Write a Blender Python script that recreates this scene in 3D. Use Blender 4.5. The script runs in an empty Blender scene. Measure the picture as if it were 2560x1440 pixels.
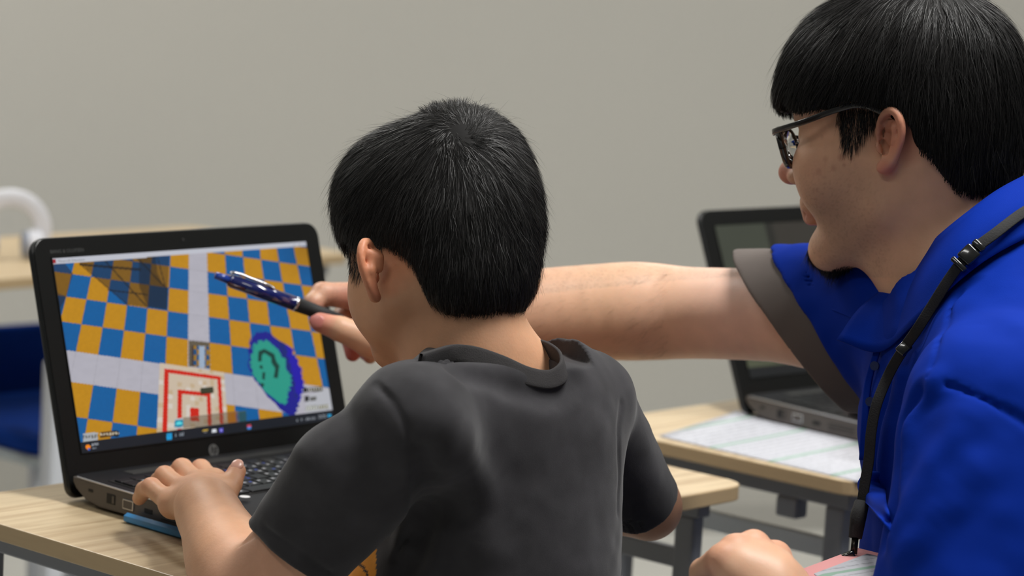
import bpy, bmesh, math, random
import numpy as np
from mathutils import Vector, Matrix, noise as mnoise

random.seed(7)
RNG = np.random.default_rng(7)
SC = bpy.context.scene
COL = SC.collection

# ------------------------------------------------------------------ camera
FPX = 7083.0
CAM = np.array([-1.7592, -2.1243, 1.3003])
def cam_axes(a, b, c):
    f = np.array([math.sin(a)*math.cos(b), math.cos(a)*math.cos(b), -math.sin(b)])
    R = np.cross(f, [0, 0, 1.0]); R /= np.linalg.norm(R); U = np.cross(R, f)
    return np.array([R*math.cos(c)+U*math.sin(c), -R*math.sin(c)+U*math.cos(c), f])
CM = cam_axes(0.8416, 0.1339, 0.0582)
cam_d = bpy.data.cameras.new('camera'); cam = bpy.data.objects.new('camera', cam_d); COL.objects.link(cam)
cam_d.sensor_width = 36.0; cam_d.lens = FPX/2560.0*36.0
cam_d.clip_start = 0.05; cam_d.clip_end = 60
mw = Matrix.Identity(4)
for i in range(3):
    mw[i][0] = CM[0][i]; mw[i][1] = CM[1][i]; mw[i][2] = -CM[2][i]; mw[i][3] = CAM[i]
cam.matrix_world = mw
cam_d.dof.use_dof = True; cam_d.dof.focus_distance = 2.46; cam_d.dof.aperture_fstop = 5.6
SC.camera = cam
SC.view_settings.view_transform = 'Standard'; SC.view_settings.look = 'None'
SC.view_settings.exposure = 0.0; SC.view_settings.gamma = 1.0
SC.view_settings.use_curve_mapping = False
SC.cycles.use_denoising = True
SC.cycles.max_bounces = 6

# ------------------------------------------------------------------ world + ceiling lamps
world = bpy.data.worlds.new('world'); SC.world = world; world.use_nodes = True
WB = world.node_tree.nodes['Background']
WB.inputs[0].default_value = (0.86, 0.90, 0.93, 1); WB.inputs[1].default_value = 0.10
def ceiling_lamp_light(loc, sx, sy, power, col=(1.0, 0.985, 0.955)):
    ld = bpy.data.lights.new('ceiling_lamp_light', 'AREA'); ld.shape = 'RECTANGLE'
    ld.size = sx; ld.size_y = sy; ld.energy = power; ld.color = col
    o = bpy.data.objects.new('ceiling_lamp_light', ld); COL.objects.link(o); o.location = loc
    return o
LAMPS = [(0.45, -1.05, 2.62, 50), (-1.6, -0.9, 2.62, 10), (2.3, -0.6, 2.62, 26), (0.6, 1.7, 2.62, 26), (2.8, 1.9, 2.62, 48), (-1.2, 2.2, 2.62, 8)]
for x, y, z, p in LAMPS: ceiling_lamp_light((x, y, z-0.03), 0.28, 1.15, p)

# ------------------------------------------------------------------ pixel -> point helpers
def at(px, py, d):
    return CAM + np.array([(px-1280)/FPX*d, -(py-720)/FPX*d, d]) @ CM
def onz(px, py, z):
    v = np.array([(px-1280)/FPX, -(py-720)/FPX, 1.0]) @ CM
    return CAM + v*(z-CAM[2])/v[2]
def nrm(v):
    v = np.asarray(v, float); return v/np.linalg.norm(v)

# ------------------------------------------------------------------ materials
def srgb(r, g, b):
    f = lambda c: (c/255/12.92) if c/255 <= 0.04045 else ((c/255+0.055)/1.055)**2.4
    return (f(r), f(g), f(b), 1.0)
def mat(name, col, rough=0.5, metal=0.0, spec=0.5, noise=None, bump=None, sheen=0, coat=0, emis=None, estr=1, sss=None):
    m = bpy.data.materials.new(name); m.use_nodes = True
    nt = m.node_tree; b = nt.nodes['Principled BSDF']
    b.inputs['Base Color'].default_value = col; b.inputs['Roughness'].default_value = rough
    b.inputs['Metallic'].default_value = metal; b.inputs['Specular IOR Level'].default_value = spec
    if sheen: b.inputs['Sheen Weight'].default_value = sheen; b.inputs['Sheen Roughness'].default_value = 0.5
    if coat: b.inputs['Coat Weight'].default_value = coat
    if emis: b.inputs['Emission Color'].default_value = emis; b.inputs['Emission Strength'].default_value = estr
    if sss:
        b.inputs['Subsurface Weight'].default_value = sss; b.inputs['Subsurface Radius'].default_value = (1.0, .35, .2)
        b.inputs['Subsurface Scale'].default_value = 0.006
    tc = nt.nodes.new('ShaderNodeTexCoord')
    if noise:   # (scale, amount, stretch)
        sc, am = noise[0], noise[1]; st = noise[2] if len(noise) > 2 else (1, 1, 1)
        mp = nt.nodes.new('ShaderNodeMapping'); mp.inputs['Scale'].default_value = st
        nz = nt.nodes.new('ShaderNodeTexNoise'); nz.inputs['Scale'].default_value = sc; nz.inputs['Detail'].default_value = 5
        nt.links.new(tc.outputs['Object'], mp.inputs[0]); nt.links.new(mp.outputs[0], nz.inputs[0])
        mx = nt.nodes.new('ShaderNodeMix'); mx.data_type = 'RGBA'
        mx.inputs[6].default_value = tuple(c*(1-am) for c in col[:3])+(1,)
        mx.inputs[7].default_value = tuple(min(1, c*(1+am)) for c in col[:3])+(1,)
        nt.links.new(nz.outputs[0], mx.inputs[0]); nt.links.new(mx.outputs[2], b.inputs['Base Color'])
    if bump:    # (scale, strength, distance)
        nz = nt.nodes.new('ShaderNodeTexNoise'); nz.inputs['Scale'].default_value = bump[0]; nz.inputs['Detail'].default_value = 4
        nt.links.new(tc.outputs['Object'], nz.inputs[0])
        bp = nt.nodes.new('ShaderNodeBump'); bp.inputs['Strength'].default_value = bump[1]; bp.inputs['Distance'].default_value = bump[2]
        nt.links.new(nz.outputs[0], bp.inputs['Height']); nt.links.new(bp.outputs[0], b.inputs['Normal'])
    return m
def wood_mat(name, light, dark):
    m = bpy.data.materials.new(name); m.use_nodes = True; nt = m.node_tree; b = nt.nodes['Principled BSDF']
    tc = nt.nodes.new('ShaderNodeTexCoord'); mp = nt.nodes.new('ShaderNodeMapping')
    mp.inputs['Scale'].default_value = (1.6, 34, 34)
    nz = nt.nodes.new('ShaderNodeTexNoise'); nz.inputs['Scale'].default_value = 2.6; nz.inputs['Detail'].default_value = 7
    nz.inputs['Distortion'].default_value = 0.6
    nt.links.new(tc.outputs['Object'], mp.inputs[0]); nt.links.new(mp.outputs[0], nz.inputs[0])
    cr = nt.nodes.new('ShaderNodeValToRGB'); cr.color_ramp.elements[0].position = 0.34; cr.color_ramp.elements[1].position = 0.62
    cr.color_ramp.elements[0].color = dark; cr.color_ramp.elements[1].color = light
    nt.links.new(nz.outputs[0], cr.inputs[0]); nt.links.new(cr.outputs[0], b.inputs['Base Color'])
    b.inputs['Roughness'].default_value = 0.42
    return m
def attr_mat(name, rough=0.5, spec=0.5, emit=False, estr=1.0, sss=None, nz=0.0, nzs=60, bump=None, sheen=0):
    m = bpy.data.materials.new(name); m.use_nodes = True; nt = m.node_tree; b = nt.nodes['Principled BSDF']
    a = nt.nodes.new('ShaderNodeAttribute'); a.attribute_name = 'Col'
    out = a.outputs['Color']
    tc = nt.nodes.new('ShaderNodeTexCoord')
    if nz:
        n = nt.nodes.new('ShaderNodeTexNoise'); n.inputs['Scale'].default_value = nzs; n.inputs['Detail'].default_value = 6
        nt.links.new(tc.outputs['Object'], n.inputs[0])
        mr = nt.nodes.new('ShaderNodeMapRange'); mr.inputs[1].default_value = 0.3; mr.inputs[2].default_value = 0.7
        mr.inputs[3].default_value = 1-nz; mr.inputs[4].default_value = 1+nz
        nt.links.new(n.outputs[0], mr.inputs[0])
        vm = nt.nodes.new('ShaderNodeVectorMath'); vm.operation = 'SCALE'
        nt.links.new(out, vm.inputs[0]); nt.links.new(mr.outputs[0], vm.inputs['Scale']); out = vm.outputs[0]
    if emit:
        b.inputs['Base Color'].default_value = (0.01, 0.01, 0.01, 1)
        nt.links.new(out, b.inputs['Emission Color']); b.inputs['Emission Strength'].default_value = estr
    else:
        nt.links.new(out, b.inputs['Base Color'])
    b.inputs['Roughness'].default_value = rough; b.inputs['Specular IOR Level'].default_value = spec
    if sheen: b.inputs['Sheen Weight'].default_value = sheen
    if sss:
        b.inputs['Subsurface Weight'].default_value = sss; b.inputs['Subsurface Radius'].default_value = (1.0, .35, .2)
        b.inputs['Subsurface Scale'].default_value = 0.006
    if bump:
        n = nt.nodes.new('ShaderNodeTexNoise'); n.inputs['Scale'].default_value = bump[0]; n.inputs['Detail'].default_value = 4
        nt.links.new(tc.outputs['Object'], n.inputs[0])
        bp = nt.nodes.new('ShaderNodeBump'); bp.inputs['Strength'].default_value = bump[1]; bp.inputs['Distance'].default_value = bump[2]
        nt.links.new(n.outputs[0], bp.inputs['Height']); nt.links.new(bp.outputs[0], b.inputs['Normal'])
    return m

# ------------------------------------------------------------------ objects
def tag(o, label=None, cat=None, group=None, kind=None):
    if label: o['label'] = label
    if cat: o['category'] = cat
    if group: o['group'] = group
    if kind: o['kind'] = kind
    return o
def empty(name, loc, rz=0, label=None, cat=None, group=None):
    o = bpy.data.objects.new(name, None); COL.objects.link(o); o.location = Vector(loc); o.rotation_euler = (0, 0, rz)
    o.empty_display_size = 0.05
    return tag(o, label, cat, group)
def link(name, me, m, parent=None, smooth=False):
    if m is not None:
        me.materials.clear()
        for k in (m if isinstance(m, (list, tuple)) else [m]): me.materials.append(k)
    o = bpy.data.objects.new(name, me); COL.objects.link(o)
    if parent: o.parent = parent
    if smooth: me.polygons.foreach_set('use_smooth', [True]*len(me.polygons)); me.update()
    return o
def from_bm(bm, name='m'):
    me = bpy.data.meshes.new(name); bm.normal_update(); bm.to_mesh(me); bm.free(); return me
def add_box(bm, c, s, rot=None, bevel=0, seg=2):
    g = bmesh.ops.create_cube(bm, size=1.0)['verts']
    M4 = Matrix.Translation(Vector(c)) @ (rot.to_4x4() if rot is not None else Matrix.Identity(4)) @ Matrix.Diagonal((*s, 1))
    bmesh.ops.transform(bm, matrix=M4, verts=g)
    if bevel:
        es = list({e for v in g for e in v.link_edges})
        bmesh.ops.bevel(bm, geom=es, offset=bevel, segments=seg, affect='EDGES', profile=0.5)
def add_prism(bm, poly, z0, z1, bevel=0, seg=2, M4=None):
    vs = [bm.verts.new((x, y, z0)) for x, y in poly]; f = bm.faces.new(vs)
    r = bmesh.ops.extrude_face_region(bm, geom=[f]); nv = [v for v in r['geom'] if isinstance(v, bmesh.types.BMVert)]
    for v in nv: v.co.z = z1
    bmesh.ops.recalc_face_normals(bm, faces=list({fc for v in vs+nv for fc in v.link_faces}))
    if bevel:
        tops = [e for v in nv for e in v.link_edges if all(w in nv for w in e.verts)]
        bots = [e for v in vs for e in v.link_edges if all(w in vs for w in e.verts)]
        r2 = bmesh.ops.bevel(bm, geom=list(set(tops+bots)), offset=bevel, segments=seg, affect='EDGES', profile=0.5)
    if M4 is not None: bmesh.ops.transform(bm, matrix=M4, verts=bm.verts[:])
def rrect(x0, y0, x1, y1, r, n=6):
    rs = r if isinstance(r, (list, tuple)) else [r]*4
    P = []
    for (cx, cy, a0, rr) in ((x1-rs[0], y1-rs[0], 0, rs[0]), (x0+rs[1], y1-rs[1], 90, rs[1]), (x0+rs[2], y0+rs[2], 180, rs[2]), (x1-rs[3], y0+rs[3], 270, rs[3])):
        for k in range(n+1):
            a = math.radians(a0+90*k/n); P.append((cx+rr*math.cos(a), cy+rr*math.sin(a)))
    return P
def add_tube(bm, pts, r, n=8, caps=True, flat=None, up=None):
    """sweep along pts; r scalar or list; flat=(w,h) gives a flattened section"""
    pts = [np.asarray(p, float) for p in pts]; rings = []
    prev = None
    for i, p in enumerate(pts):
        t = nrm(pts[min(i+1, len(pts)-1)]-pts[max(i-1, 0)])
        if up is not None: b = np.cross(t, np.asarray(up[i] if np.ndim(up) > 1 else up, float))
        elif prev is None: b = np.cross(t, [0, 0, 1.0]) if abs(t[2]) < .9 else np.cross(t, [1.0, 0, 0])
        else: b = prev-t*np.dot(prev, t)
        b = nrm(b); prev = b; c = np.cross(b, t)
        ri = r[i] if isinstance(r, (list, tuple, np.ndarray)) else r
        ring = []
        for k in range(n):
            a = 2*math.pi*(k+.5)/n
            if flat: ca, sa = flat[0]/ri*math.copysign(abs(math.cos(a))**.4, math.cos(a)), flat[1]/ri*math.copysign(abs(math.sin(a))**.4, math.sin(a))
            else: ca, sa = math.cos(a), math.sin(a)
            ring.append(bm.verts.new(p+b*ri*ca+c*ri*sa))
        rings.append(ring)
    for a, b2 in zip(rings[:-1], rings[1:]):
        for k in range(n): bm.faces.new((a[k], a[(k+1) % n], b2[(k+1) % n], b2[k]))
    if caps: bm.faces.new(rings[0][::-1]); bm.faces.new(rings[-1])
def mesh_np(name, V, faces=None, quads=None, tris=None):
    me = bpy.data.meshes.new(name)
    Fa = quads if quads is not None else tris; k = Fa.shape[1]
    me.vertices.add(len(V)); me.vertices.foreach_set('co', np.asarray(V, np.float32).ravel())
    me.loops.add(Fa.size); me.loops.foreach_set('vertex_index', np.asarray(Fa, np.int32).ravel())
    me.polygons.add(len(Fa)); me.polygons.foreach_set('loop_start', np.arange(0, Fa.size, k, dtype=np.int32))
    me.polygons.foreach_set('loop_total', np.full(len(Fa), k, np.int32))
    me.update(calc_edges=True); me.validate(); return me
def set_col(me, cols, domain='POINT'):
    a = me.color_attributes.new('Col', 'FLOAT_COLOR', domain) if domain != 'FACE' else me.attributes.new('Col', 'FLOAT_COLOR', 'FACE')
    c = np.ones((len(cols), 4), np.float32); c[:, :3] = cols
    a.data.foreach_set('color', c.ravel())
def catmull(P, n=8):
    P = np.asarray(P, float); Q = np.vstack([2*P[0]-P[1], P, 2*P[-1]-P[-2]]); out = []
    for i in range(1, len(Q)-2):
        for k in range(n):
            t = k/n; a, b, c, d = Q[i-1:i+3]
            out.append(.5*((2*b)+(-a+c)*t+(2*a-5*b+4*c-d)*t*t+(-a+3*b-3*c+d)*t**3))
    out.append(P[-1]); return np.array(out)

# ------------------------------------------------------------------ implicit surfaces
BIG = 9.0
class Node:
    k = 0.0
class RC(Node):          # rounded cone
    def __init__(s, a, b, r1, r2, flat=None):
        s.a, s.b = np.asarray(a, float), np.asarray(b, float); s.r1, s.r2 = r1, r2
        s.c = (s.a+s.b)/2; s.R = np.linalg.norm(s.b-s.a)/2+max(r1, r2); s.flat = flat
    def ev(s, P, bc, bh):
        d = P-s.a; ab = s.b-s.a; L = max(ab@ab, 1e-12); t = np.clip(d@ab/L, 0, 1)
        q = d-t[..., None]*ab
        if s.flat is not None:
            n, f = s.flat; q = q+(f-1)*(q@n)[..., None]*n   # squash along n: f>1 thinner
        return np.sqrt((q*q).sum(-1))-(s.r1+(s.r2-s.r1)*t)
class EL(Node):          # ellipsoid with axes rows A
    def __init__(s, c, r, A=None):
        s.c = np.asarray(c, float); s.r = np.asarray(r, float); s.A = np.eye(3) if A is None else np.asarray(A, float); s.R = s.r.max()
    def ev(s, P, bc, bh):
        q = (P-s.c) @ s.A.T; k0 = np.sqrt(((q/s.r)**2).sum(-1)); k1 = np.sqrt(((q/s.r**2)**2).sum(-1))
        return k0*(k0-1)/np.maximum(k1, 1e-9)
class Fn(Node):          # arbitrary function (half spaces ...)
    def __init__(s, f, c=(0, 0, 0), R=1e3): s.f, s.c, s.R = f, np.asarray(c, float), R
    def ev(s, P, bc, bh): return s.f(P)
def smin(a, b, k):
    if k <= 0: return np.minimum(a, b)
    h = np.maximum(k-np.abs(a-b), 0)/k; return np.minimum(a, b)-h*h*k*.25
class U(Node):
    """ordered union; entries (child, k) ; k<0 means smooth subtract with |k|; ('x') intersect"""
    def __init__(s, items, k=0.01):
        s.items = [(it if isinstance(it, tuple) else (it, 'u', k)) for it in items]
        cs = [(i[0].c, i[0].R) for i in s.items if i[1] == 'u' and i[0].R < 50]
        lo = np.min([c-R for c, R in cs], 0); hi = np.max([c+R for c, R in cs], 0)
        s.lo, s.hi = lo, hi; s.c = (lo+hi)/2; s.R = np.linalg.norm(hi-lo)/2
    def ev(s, P, bc, bh):
        out = np.full(P.shape[:-1], BIG)
        for ch, op, k in s.items:
            if ch.R < 50:
                idx = np.nonzero(np.linalg.norm(bc-ch.c, axis=1)-ch.R < bh*1.5+k+.012)[0]
                if len(idx) == 0: continue
                full = len(idx) == len(bc)
            else: full = True; idx = None
            v = ch.ev(P if full else P[idx], bc if full else bc[idx], bh)
            o = out if full else out[idx]
            if op == 'u': r = smin(o, v, k)
            elif op == 's': r = -smin(-o, v, k)
            else: r = -smin(-o, -v, k)
            if full: out = r
            else: out[idx] = r
        return out
def S(n, k=.003): return (n, 's', k)
def X(n, k=.002): return (n, 'x', k)
class Radial(Node):
    """prism-like region around a closed loop: r < R(theta)+dr and h0 < height < h1"""
    def __init__(s, pts, dr, h0, h1):
        P = np.asarray(pts); s.c = P.mean(0); _, _, vt = np.linalg.svd(P-s.c); s.n = vt[2] if vt[2][2] > 0 else -vt[2]
        s.u = vt[0]; s.v = np.cross(s.n, s.u); q = P-s.c; th = np.arctan2(q @ s.v, q @ s.u); r = np.hypot(q @ s.v, q @ s.u); o = np.argsort(th)
        s.th = np.concatenate([th[o]-2*np.pi, th[o], th[o]+2*np.pi]); s.r = np.tile(r[o], 3)+dr; s.h0, s.h1 = h0, h1; s.R = max(s.r.max(), abs(h0), abs(h1))*1.5
        s.lo, s.hi = s.c-s.R, s.c+s.R
    def ev(s, P, bc, bh):
        q = P-s.c; a, b, h = q @ s.u, q @ s.v, q @ s.n; d = np.hypot(a, b)-np.interp(np.arctan2(b, a), s.th, s.r)
        return np.maximum(d, np.maximum(s.h0-h, h-s.h1))
def A_(n, k): return (n, 'u', k)
def _ev_pts(node, P, chunk=60000):
    """values at free points"""
    out = np.empty(len(P))
    for i in range(0, len(P), chunk):
        q = P[i:i+chunk]; out[i:i+chunk] = node.ev(q[:, None, :], q, 0.02)[:, 0]
    return out
def mesh_sdf(node, h, B=8, lo=None, hi=None, relax=1):
    lo = node.lo-.01 if lo is None else np.asarray(lo); hi = node.hi+.01 if hi is None else np.asarray(hi)
    n = np.ceil((hi-lo)/(h*B)).astype(int)
    bi = np.stack(np.meshgrid(*[np.arange(k) for k in n], indexing='ij'), -1).reshape(-1, 3)
    cen = lo+(bi+.5)*B*h; bh = B*h*.5*math.sqrt(3)
    v = np.empty(len(cen))
    for i in range(0, len(cen), 40000): v[i:i+40000] = node.ev(cen[i:i+40000, None, :], cen[i:i+40000], bh)[:, 0]
    bi = bi[np.abs(v) < bh*1.9+.006]
    cen = lo+(bi+.5)*B*h
    g = np.stack(np.meshgrid(*[np.arange(B+1)]*3, indexing='ij'), -1).reshape(-1, 3)*h
    N = n*B+4; keyf = lambda ijk: (ijk[..., 0]*N[1]+ijk[..., 1])*N[2]+ijk[..., 2]
    VK, VP, Q = [], [], []
    CH = 350
    for s0 in range(0, len(bi), CH):
        b = bi[s0:s0+CH]; o = lo+b*B*h
        D = node.ev(o[:, None, :]+g[None], cen[s0:s0+CH], bh).reshape(-1, B+1, B+1, B+1)
        sg = D < 0
        c8 = [sg[:, i:B+i, j:B+j, k:B+k] for i in (0, 1) for j in (0, 1) for k in (0, 1)]
        anyv = np.logical_or.reduce(c8) & ~np.logical_and.reduce(c8)
        cb, ci, cj, ck = np.nonzero(anyv)
        if len(cb):
            acc = np.zeros((len(cb), 3)); cnt = np.zeros(len(cb))
            for ax in range(3):
                oth = [a for a in range(3) if a != ax]
                for u in (0, 1):
                    for w in (0, 1):
                        off = [0, 0, 0]; off[oth[0]] = u; off[oth[1]] = w
                        d0 = D[cb, ci+off[0], cj+off[1], ck+off[2]]; of2 = list(off); of2[ax] += 1
                        d1 = D[cb, ci+of2[0], cj+of2[1], ck+of2[2]]
                        m = (d0 < 0) != (d1 < 0); t = np.where(m, d0/np.where(m, d0-d1, 1), 0)
                        p = np.tile(np.array(off, float), (len(cb), 1)); p[:, ax] += t
                        acc[m] += p[m]; cnt[m] += 1
            ijk = np.stack([ci, cj, ck], -1); gi = b[cb]*B+ijk
            VP.append(lo+(gi+acc/np.maximum(cnt, 1)[:, None])*h); VK.append(keyf(gi+1))
        for ax in range(3):
            sl0 = [slice(None)]+[slice(0, B)]*3; sl1 = list(sl0); sl1[ax+1] = slice(1, B+1)
            a0, a1 = sg[tuple(sl0)], sg[tuple(sl1)]; eb, ei, ej, ek = np.nonzero(a0 != a1)
            if len(eb) == 0: continue
            gi = b[eb]*B+np.stack([ei, ej, ek], -1)+1; flip = a0[eb, ei, ej, ek]
            o1 = np.zeros(3, int); o2 = np.zeros(3, int); o1[(ax+1) % 3] = 1; o2[(ax+2) % 3] = 1
            q = np.stack([keyf(gi), keyf(gi-o1), keyf(gi-o1-o2), keyf(gi-o2)], -1)
            q[~flip] = q[~flip][:, ::-1]; Q.append(q)
    VK = np.concatenate(VK); VP = np.concatenate(VP); Q = np.concatenate(Q)
    od = np.argsort(VK); VK = VK[od]; VP = VP[od]
    ix = np.searchsorted(VK, Q); ix = np.minimum(ix, len(VK)-1); ok = (VK[ix] == Q).all(1); Q = ix[ok]
    for _ in range(relax):
        acc = np.zeros_like(VP); cnt = np.zeros(len(VP))
        for a, b2 in ((0, 1), (1, 2), (2, 3), (3, 0)):
            for c3 in range(3):
                acc[:, c3] += np.bincount(Q[:, a], VP[Q[:, b2], c3], len(VP))+np.bincount(Q[:, b2], VP[Q[:, a], c3], len(VP))
            cnt += np.bincount(Q[:, a], minlength=len(VP))+np.bincount(Q[:, b2], minlength=len(VP))
        VP = .5*VP+.5*acc/np.maximum(cnt, 1)[:, None]
    return VP, Q
def sdf_obj(name, node, h, m, parent=None, **kw):
    V, Q = mesh_sdf(node, h, **kw); me = mesh_np(name, V, quads=Q)
    E = np.sort(np.concatenate([Q[:, [0, 1]], Q[:, [1, 2]], Q[:, [2, 3]], Q[:, [3, 0]]]), 1); _, cnt = np.unique(E[:, 0].astype(np.int64)*len(V)+E[:, 1], return_counts=True)
    if (cnt == 1).any():      # close the rare pinholes
        bm = bmesh.new(); bm.from_mesh(me); bmesh.ops.holes_fill(bm, edges=[e for e in bm.edges if len(e.link_faces) == 1], sides=40); bm.to_mesh(me); bm.free()
    o = link(name, me, m, parent, smooth=True); return o, V
def vnoise(P, s, seed=0):
    """smooth value noise in numpy, range ~[-1,1]"""
    q = P*s+seed*17.31; i = np.floor(q).astype(np.int64); f = q-i; f = f*f*(3-2*f)
    def hsh(a, b, c):
        n = (a*73856093) ^ (b*19349663) ^ (c*83492791); n = (n ^ (n >> 13))*1274126177 & 0x7fffffff
        return (n % 100003)/50001.5-1
    r = 0
    for dx in (0, 1):
        for dy in (0, 1):
            for dz in (0, 1):
                w = (f[..., 0] if dx else 1-f[..., 0])*(f[..., 1] if dy else 1-f[..., 1])*(f[..., 2] if dz else 1-f[..., 2])
                r = r+w*hsh(i[..., 0]+dx, i[..., 1]+dy, i[..., 2]+dz)
    return r
def surf(node, px, py, off=0.0, d0=2.0, d1=3.2):
    """point where the sight line through (px,py) meets the surface, moved out by off metres"""
    px = np.atleast_1d(np.asarray(px, float)); py = np.atleast_1d(np.asarray(py, float)); out = []
    ds = np.linspace(d0, d1, 260)
    for x, y in zip(px, py):
        P = np.array([at(x, y, d) for d in ds]); v = _ev_pts(node, P)
        i = np.nonzero(v < 0)[0]; i = i[0] if len(i) else int(np.argmin(v))
        d = ds[i] if i == 0 or v[i] >= 0 else ds[i-1]+(ds[i]-ds[i-1])*v[i-1]/(v[i-1]-v[i])
        p = at(x, y, d)
        if off:
            g = np.array([_ev_pts(node, (p+np.eye(3)[k]*.003)[None])[0]-_ev_pts(node, (p-np.eye(3)[k]*.003)[None])[0] for k in range(3)]); p = p+nrm(g)*off
        out.append(p)
    return np.array(out)
def spath(node, pts, off=0.0): return list(surf(node, [p[0] for p in pts], [p[1] for p in pts], off))
class Disp(Node):        # displaced child
    def __init__(s, ch, f, amp): s.ch, s.f, s.c, s.R, s.amp = ch, f, ch.c, ch.R+amp, amp; s.lo, s.hi = getattr(ch, 'lo', ch.c-ch.R), getattr(ch, 'hi', ch.c+ch.R)
    def ev(s, P, bc, bh): 
        return s.ch.ev(P, bc, bh+s.amp)+s.f(P)
class Off(Node):
    def __init__(s, ch, d): s.ch, s.d, s.c, s.R = ch, d, ch.c, ch.R+max(d, 0)
    def ev(s, P, bc, bh): return s.ch.ev(P, bc, bh+abs(s.d))-s.d
# ================================================================== setting
M_wall = mat('wall_paint', srgb(192, 190, 183), 0.85, noise=(0.9, 0.05), bump=(260, .15, .0006), spec=.2)
M_floor = mat('floor_vinyl', srgb(196, 195, 189), 0.45, noise=(9, .05))
M_ceil = mat('ceiling_board', srgb(225, 224, 218), 0.9, noise=(30, .04))
M_base = mat('baseboard_vinyl', srgb(172, 170, 164), 0.6)
def plane_box(name, c, s, m, rz=0, kind='structure'):
    bm = bmesh.new(); add_box(bm, (0, 0, 0), s); o = link(name, from_bm(bm), m); o.location = Vector(c); o.rotation_euler = (0, 0, rz)
    return tag(o, kind=kind)
WD = 4.72   # wall distance along its normal
wyaw = -0.55
wn = np.array([math.sin(-wyaw), math.cos(-wyaw), 0])   # pointing away from the camera side
wc = np.array([1.02, 1.0, 0])+wn*1.45
plane_box('floor', (1.0, 0.6, -0.05), (11, 11, 0.1), M_floor)
plane_box('ceiling', (1.0, 0.6, 2.75), (11, 11, 0.1), M_ceil)
plane_box('wall_back', (wc[0]+wn[0]*.05, wc[1]+wn[1]*.05, 1.35), (9.5, 0.1, 2.75), M_wall, wyaw)
plane_box('baseboard_back', (wc[0]-wn[0]*.006, wc[1]-wn[1]*.006, 0.03), (9.5, 0.012, 0.06), M_base, wyaw)
M_lampw = mat('lamp_housing', srgb(235, 235, 230), .5)
M_tube = mat('lamp_tube', srgb(255, 250, 240), .5, emis=(1, .97, .92, 1), estr=2.2)
for i, (x, y, z, p) in enumerate(LAMPS):
    r = empty('ceiling_lamp', (x, y, 2.70), 0, 'slim white ceiling lamp running lengthwise above the %s' % ['boy', 'empty floor at the left', 'floor at the right', 'desk row in front', 'far right corner', 'far left corner'][i], 'lamp')
    bm = bmesh.new(); add_box(bm, (0, 0, -.02), (.30, 1.2, .04), bevel=.006); link('housing', from_bm(bm), M_lampw, r)
    for sx in (-.08, .08):
        bm = bmesh.new(); add_tube(bm, [(sx, -.56, -.05), (sx, .56, -.05)], .013, 10); link('lamp_tube', from_bm(bm), M_tube, r, True)

# ================================================================== desks
M_wood = wood_mat('desk_laminate', srgb(206, 186, 152), srgb(180, 156, 122))
M_edge = mat('desk_edge_band', srgb(182, 158, 122), .45, noise=(30, .06, (1, 1, 8)))
M_steel = mat('desk_frame_steel', srgb(128, 132, 140), .4, spec=.5)
M_steel2 = mat('desk_foot_cap', srgb(60, 62, 66), .6)
M_railw = mat('pale_rail', srgb(186, 194, 200), .5)  # paler tone for the side rails of the desk with the hook
def desk(x0, x1, y0, y1, z, label, group, rads=.03, hook=False):
    """table top between x0..x1, y0..y1; top surface at z"""
    cx, cy = (x0+x1)/2, (y0+y1)/2; w, d = (x1-x0)/2, (y1-y0)/2
    r = empty('desk', (cx, cy, 0), 0, label, 'desk', group)
    th = .0165
    bm = bmesh.new(); add_prism(bm, rrect(-w, -d, w, d, rads), z-th, z, bevel=.0014, seg=2)
    me = from_bm(bm)
    o = link('tabletop', me, [M_wood, M_edge], r)
    for f in me.polygons: f.material_index = 0 if abs(f.normal.z) > .8 else 1
    for sx in (-1, 1):
        xx = sx*(w-.038)
        for sy in (-1, 1):
            yy = sy*(d-.050)
            bm = bmesh.new(); add_box(bm, (xx, yy, (z-th-.022)/2), (.018, .027, z-th-.022), bevel=.003); leg = link('leg', from_bm(bm), M_steel, r)
            bm = bmesh.new(); add_box(bm, (xx, yy, .006), (.024, .034, .012), bevel=.003); link('foot_cap', from_bm(bm), M_steel2, leg)
        bm = bmesh.new(); add_box(bm, (xx, 0, z-th-.011), (.020, 2*d-.06, .0225), bevel=.002); link('top_rail', from_bm(bm), M_steel, r)
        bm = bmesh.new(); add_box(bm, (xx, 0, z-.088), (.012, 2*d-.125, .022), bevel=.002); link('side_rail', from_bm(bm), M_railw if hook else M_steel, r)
        bm = bmesh.new(); add_box(bm, (xx, 0, .10), (.012, 2*d-.125, .022), bevel=.002); link('low_rail', from_bm(bm), M_steel, r)
    for sy in (1,):
        bm = bmesh.new(); add_box(bm, (0, sy*(d-.05), .10), (2*w-.095, .014, .022), bevel=.002); link('back_rail', from_bm(bm), M_steel, r)
    if hook:
        bm = bmesh.new(); add_box(bm, (-w+.038, -d+.115, z-th-.022-.012), (.022, .030, .024), bevel=.003); link('bag_hook', from_bm(bm), M_steel, r)
    return r
desk(-.134, .652, -.330, .066, .70, 'pale wood desk carrying the open laptop the boy works on', 'pale wood desks')
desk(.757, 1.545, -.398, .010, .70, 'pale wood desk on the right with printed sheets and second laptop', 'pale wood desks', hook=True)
desk(.20, 1.62, 1.26, 1.67, .70, 'blurred pale wood desk behind the left laptop, near the wall', 'pale wood desks')

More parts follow.
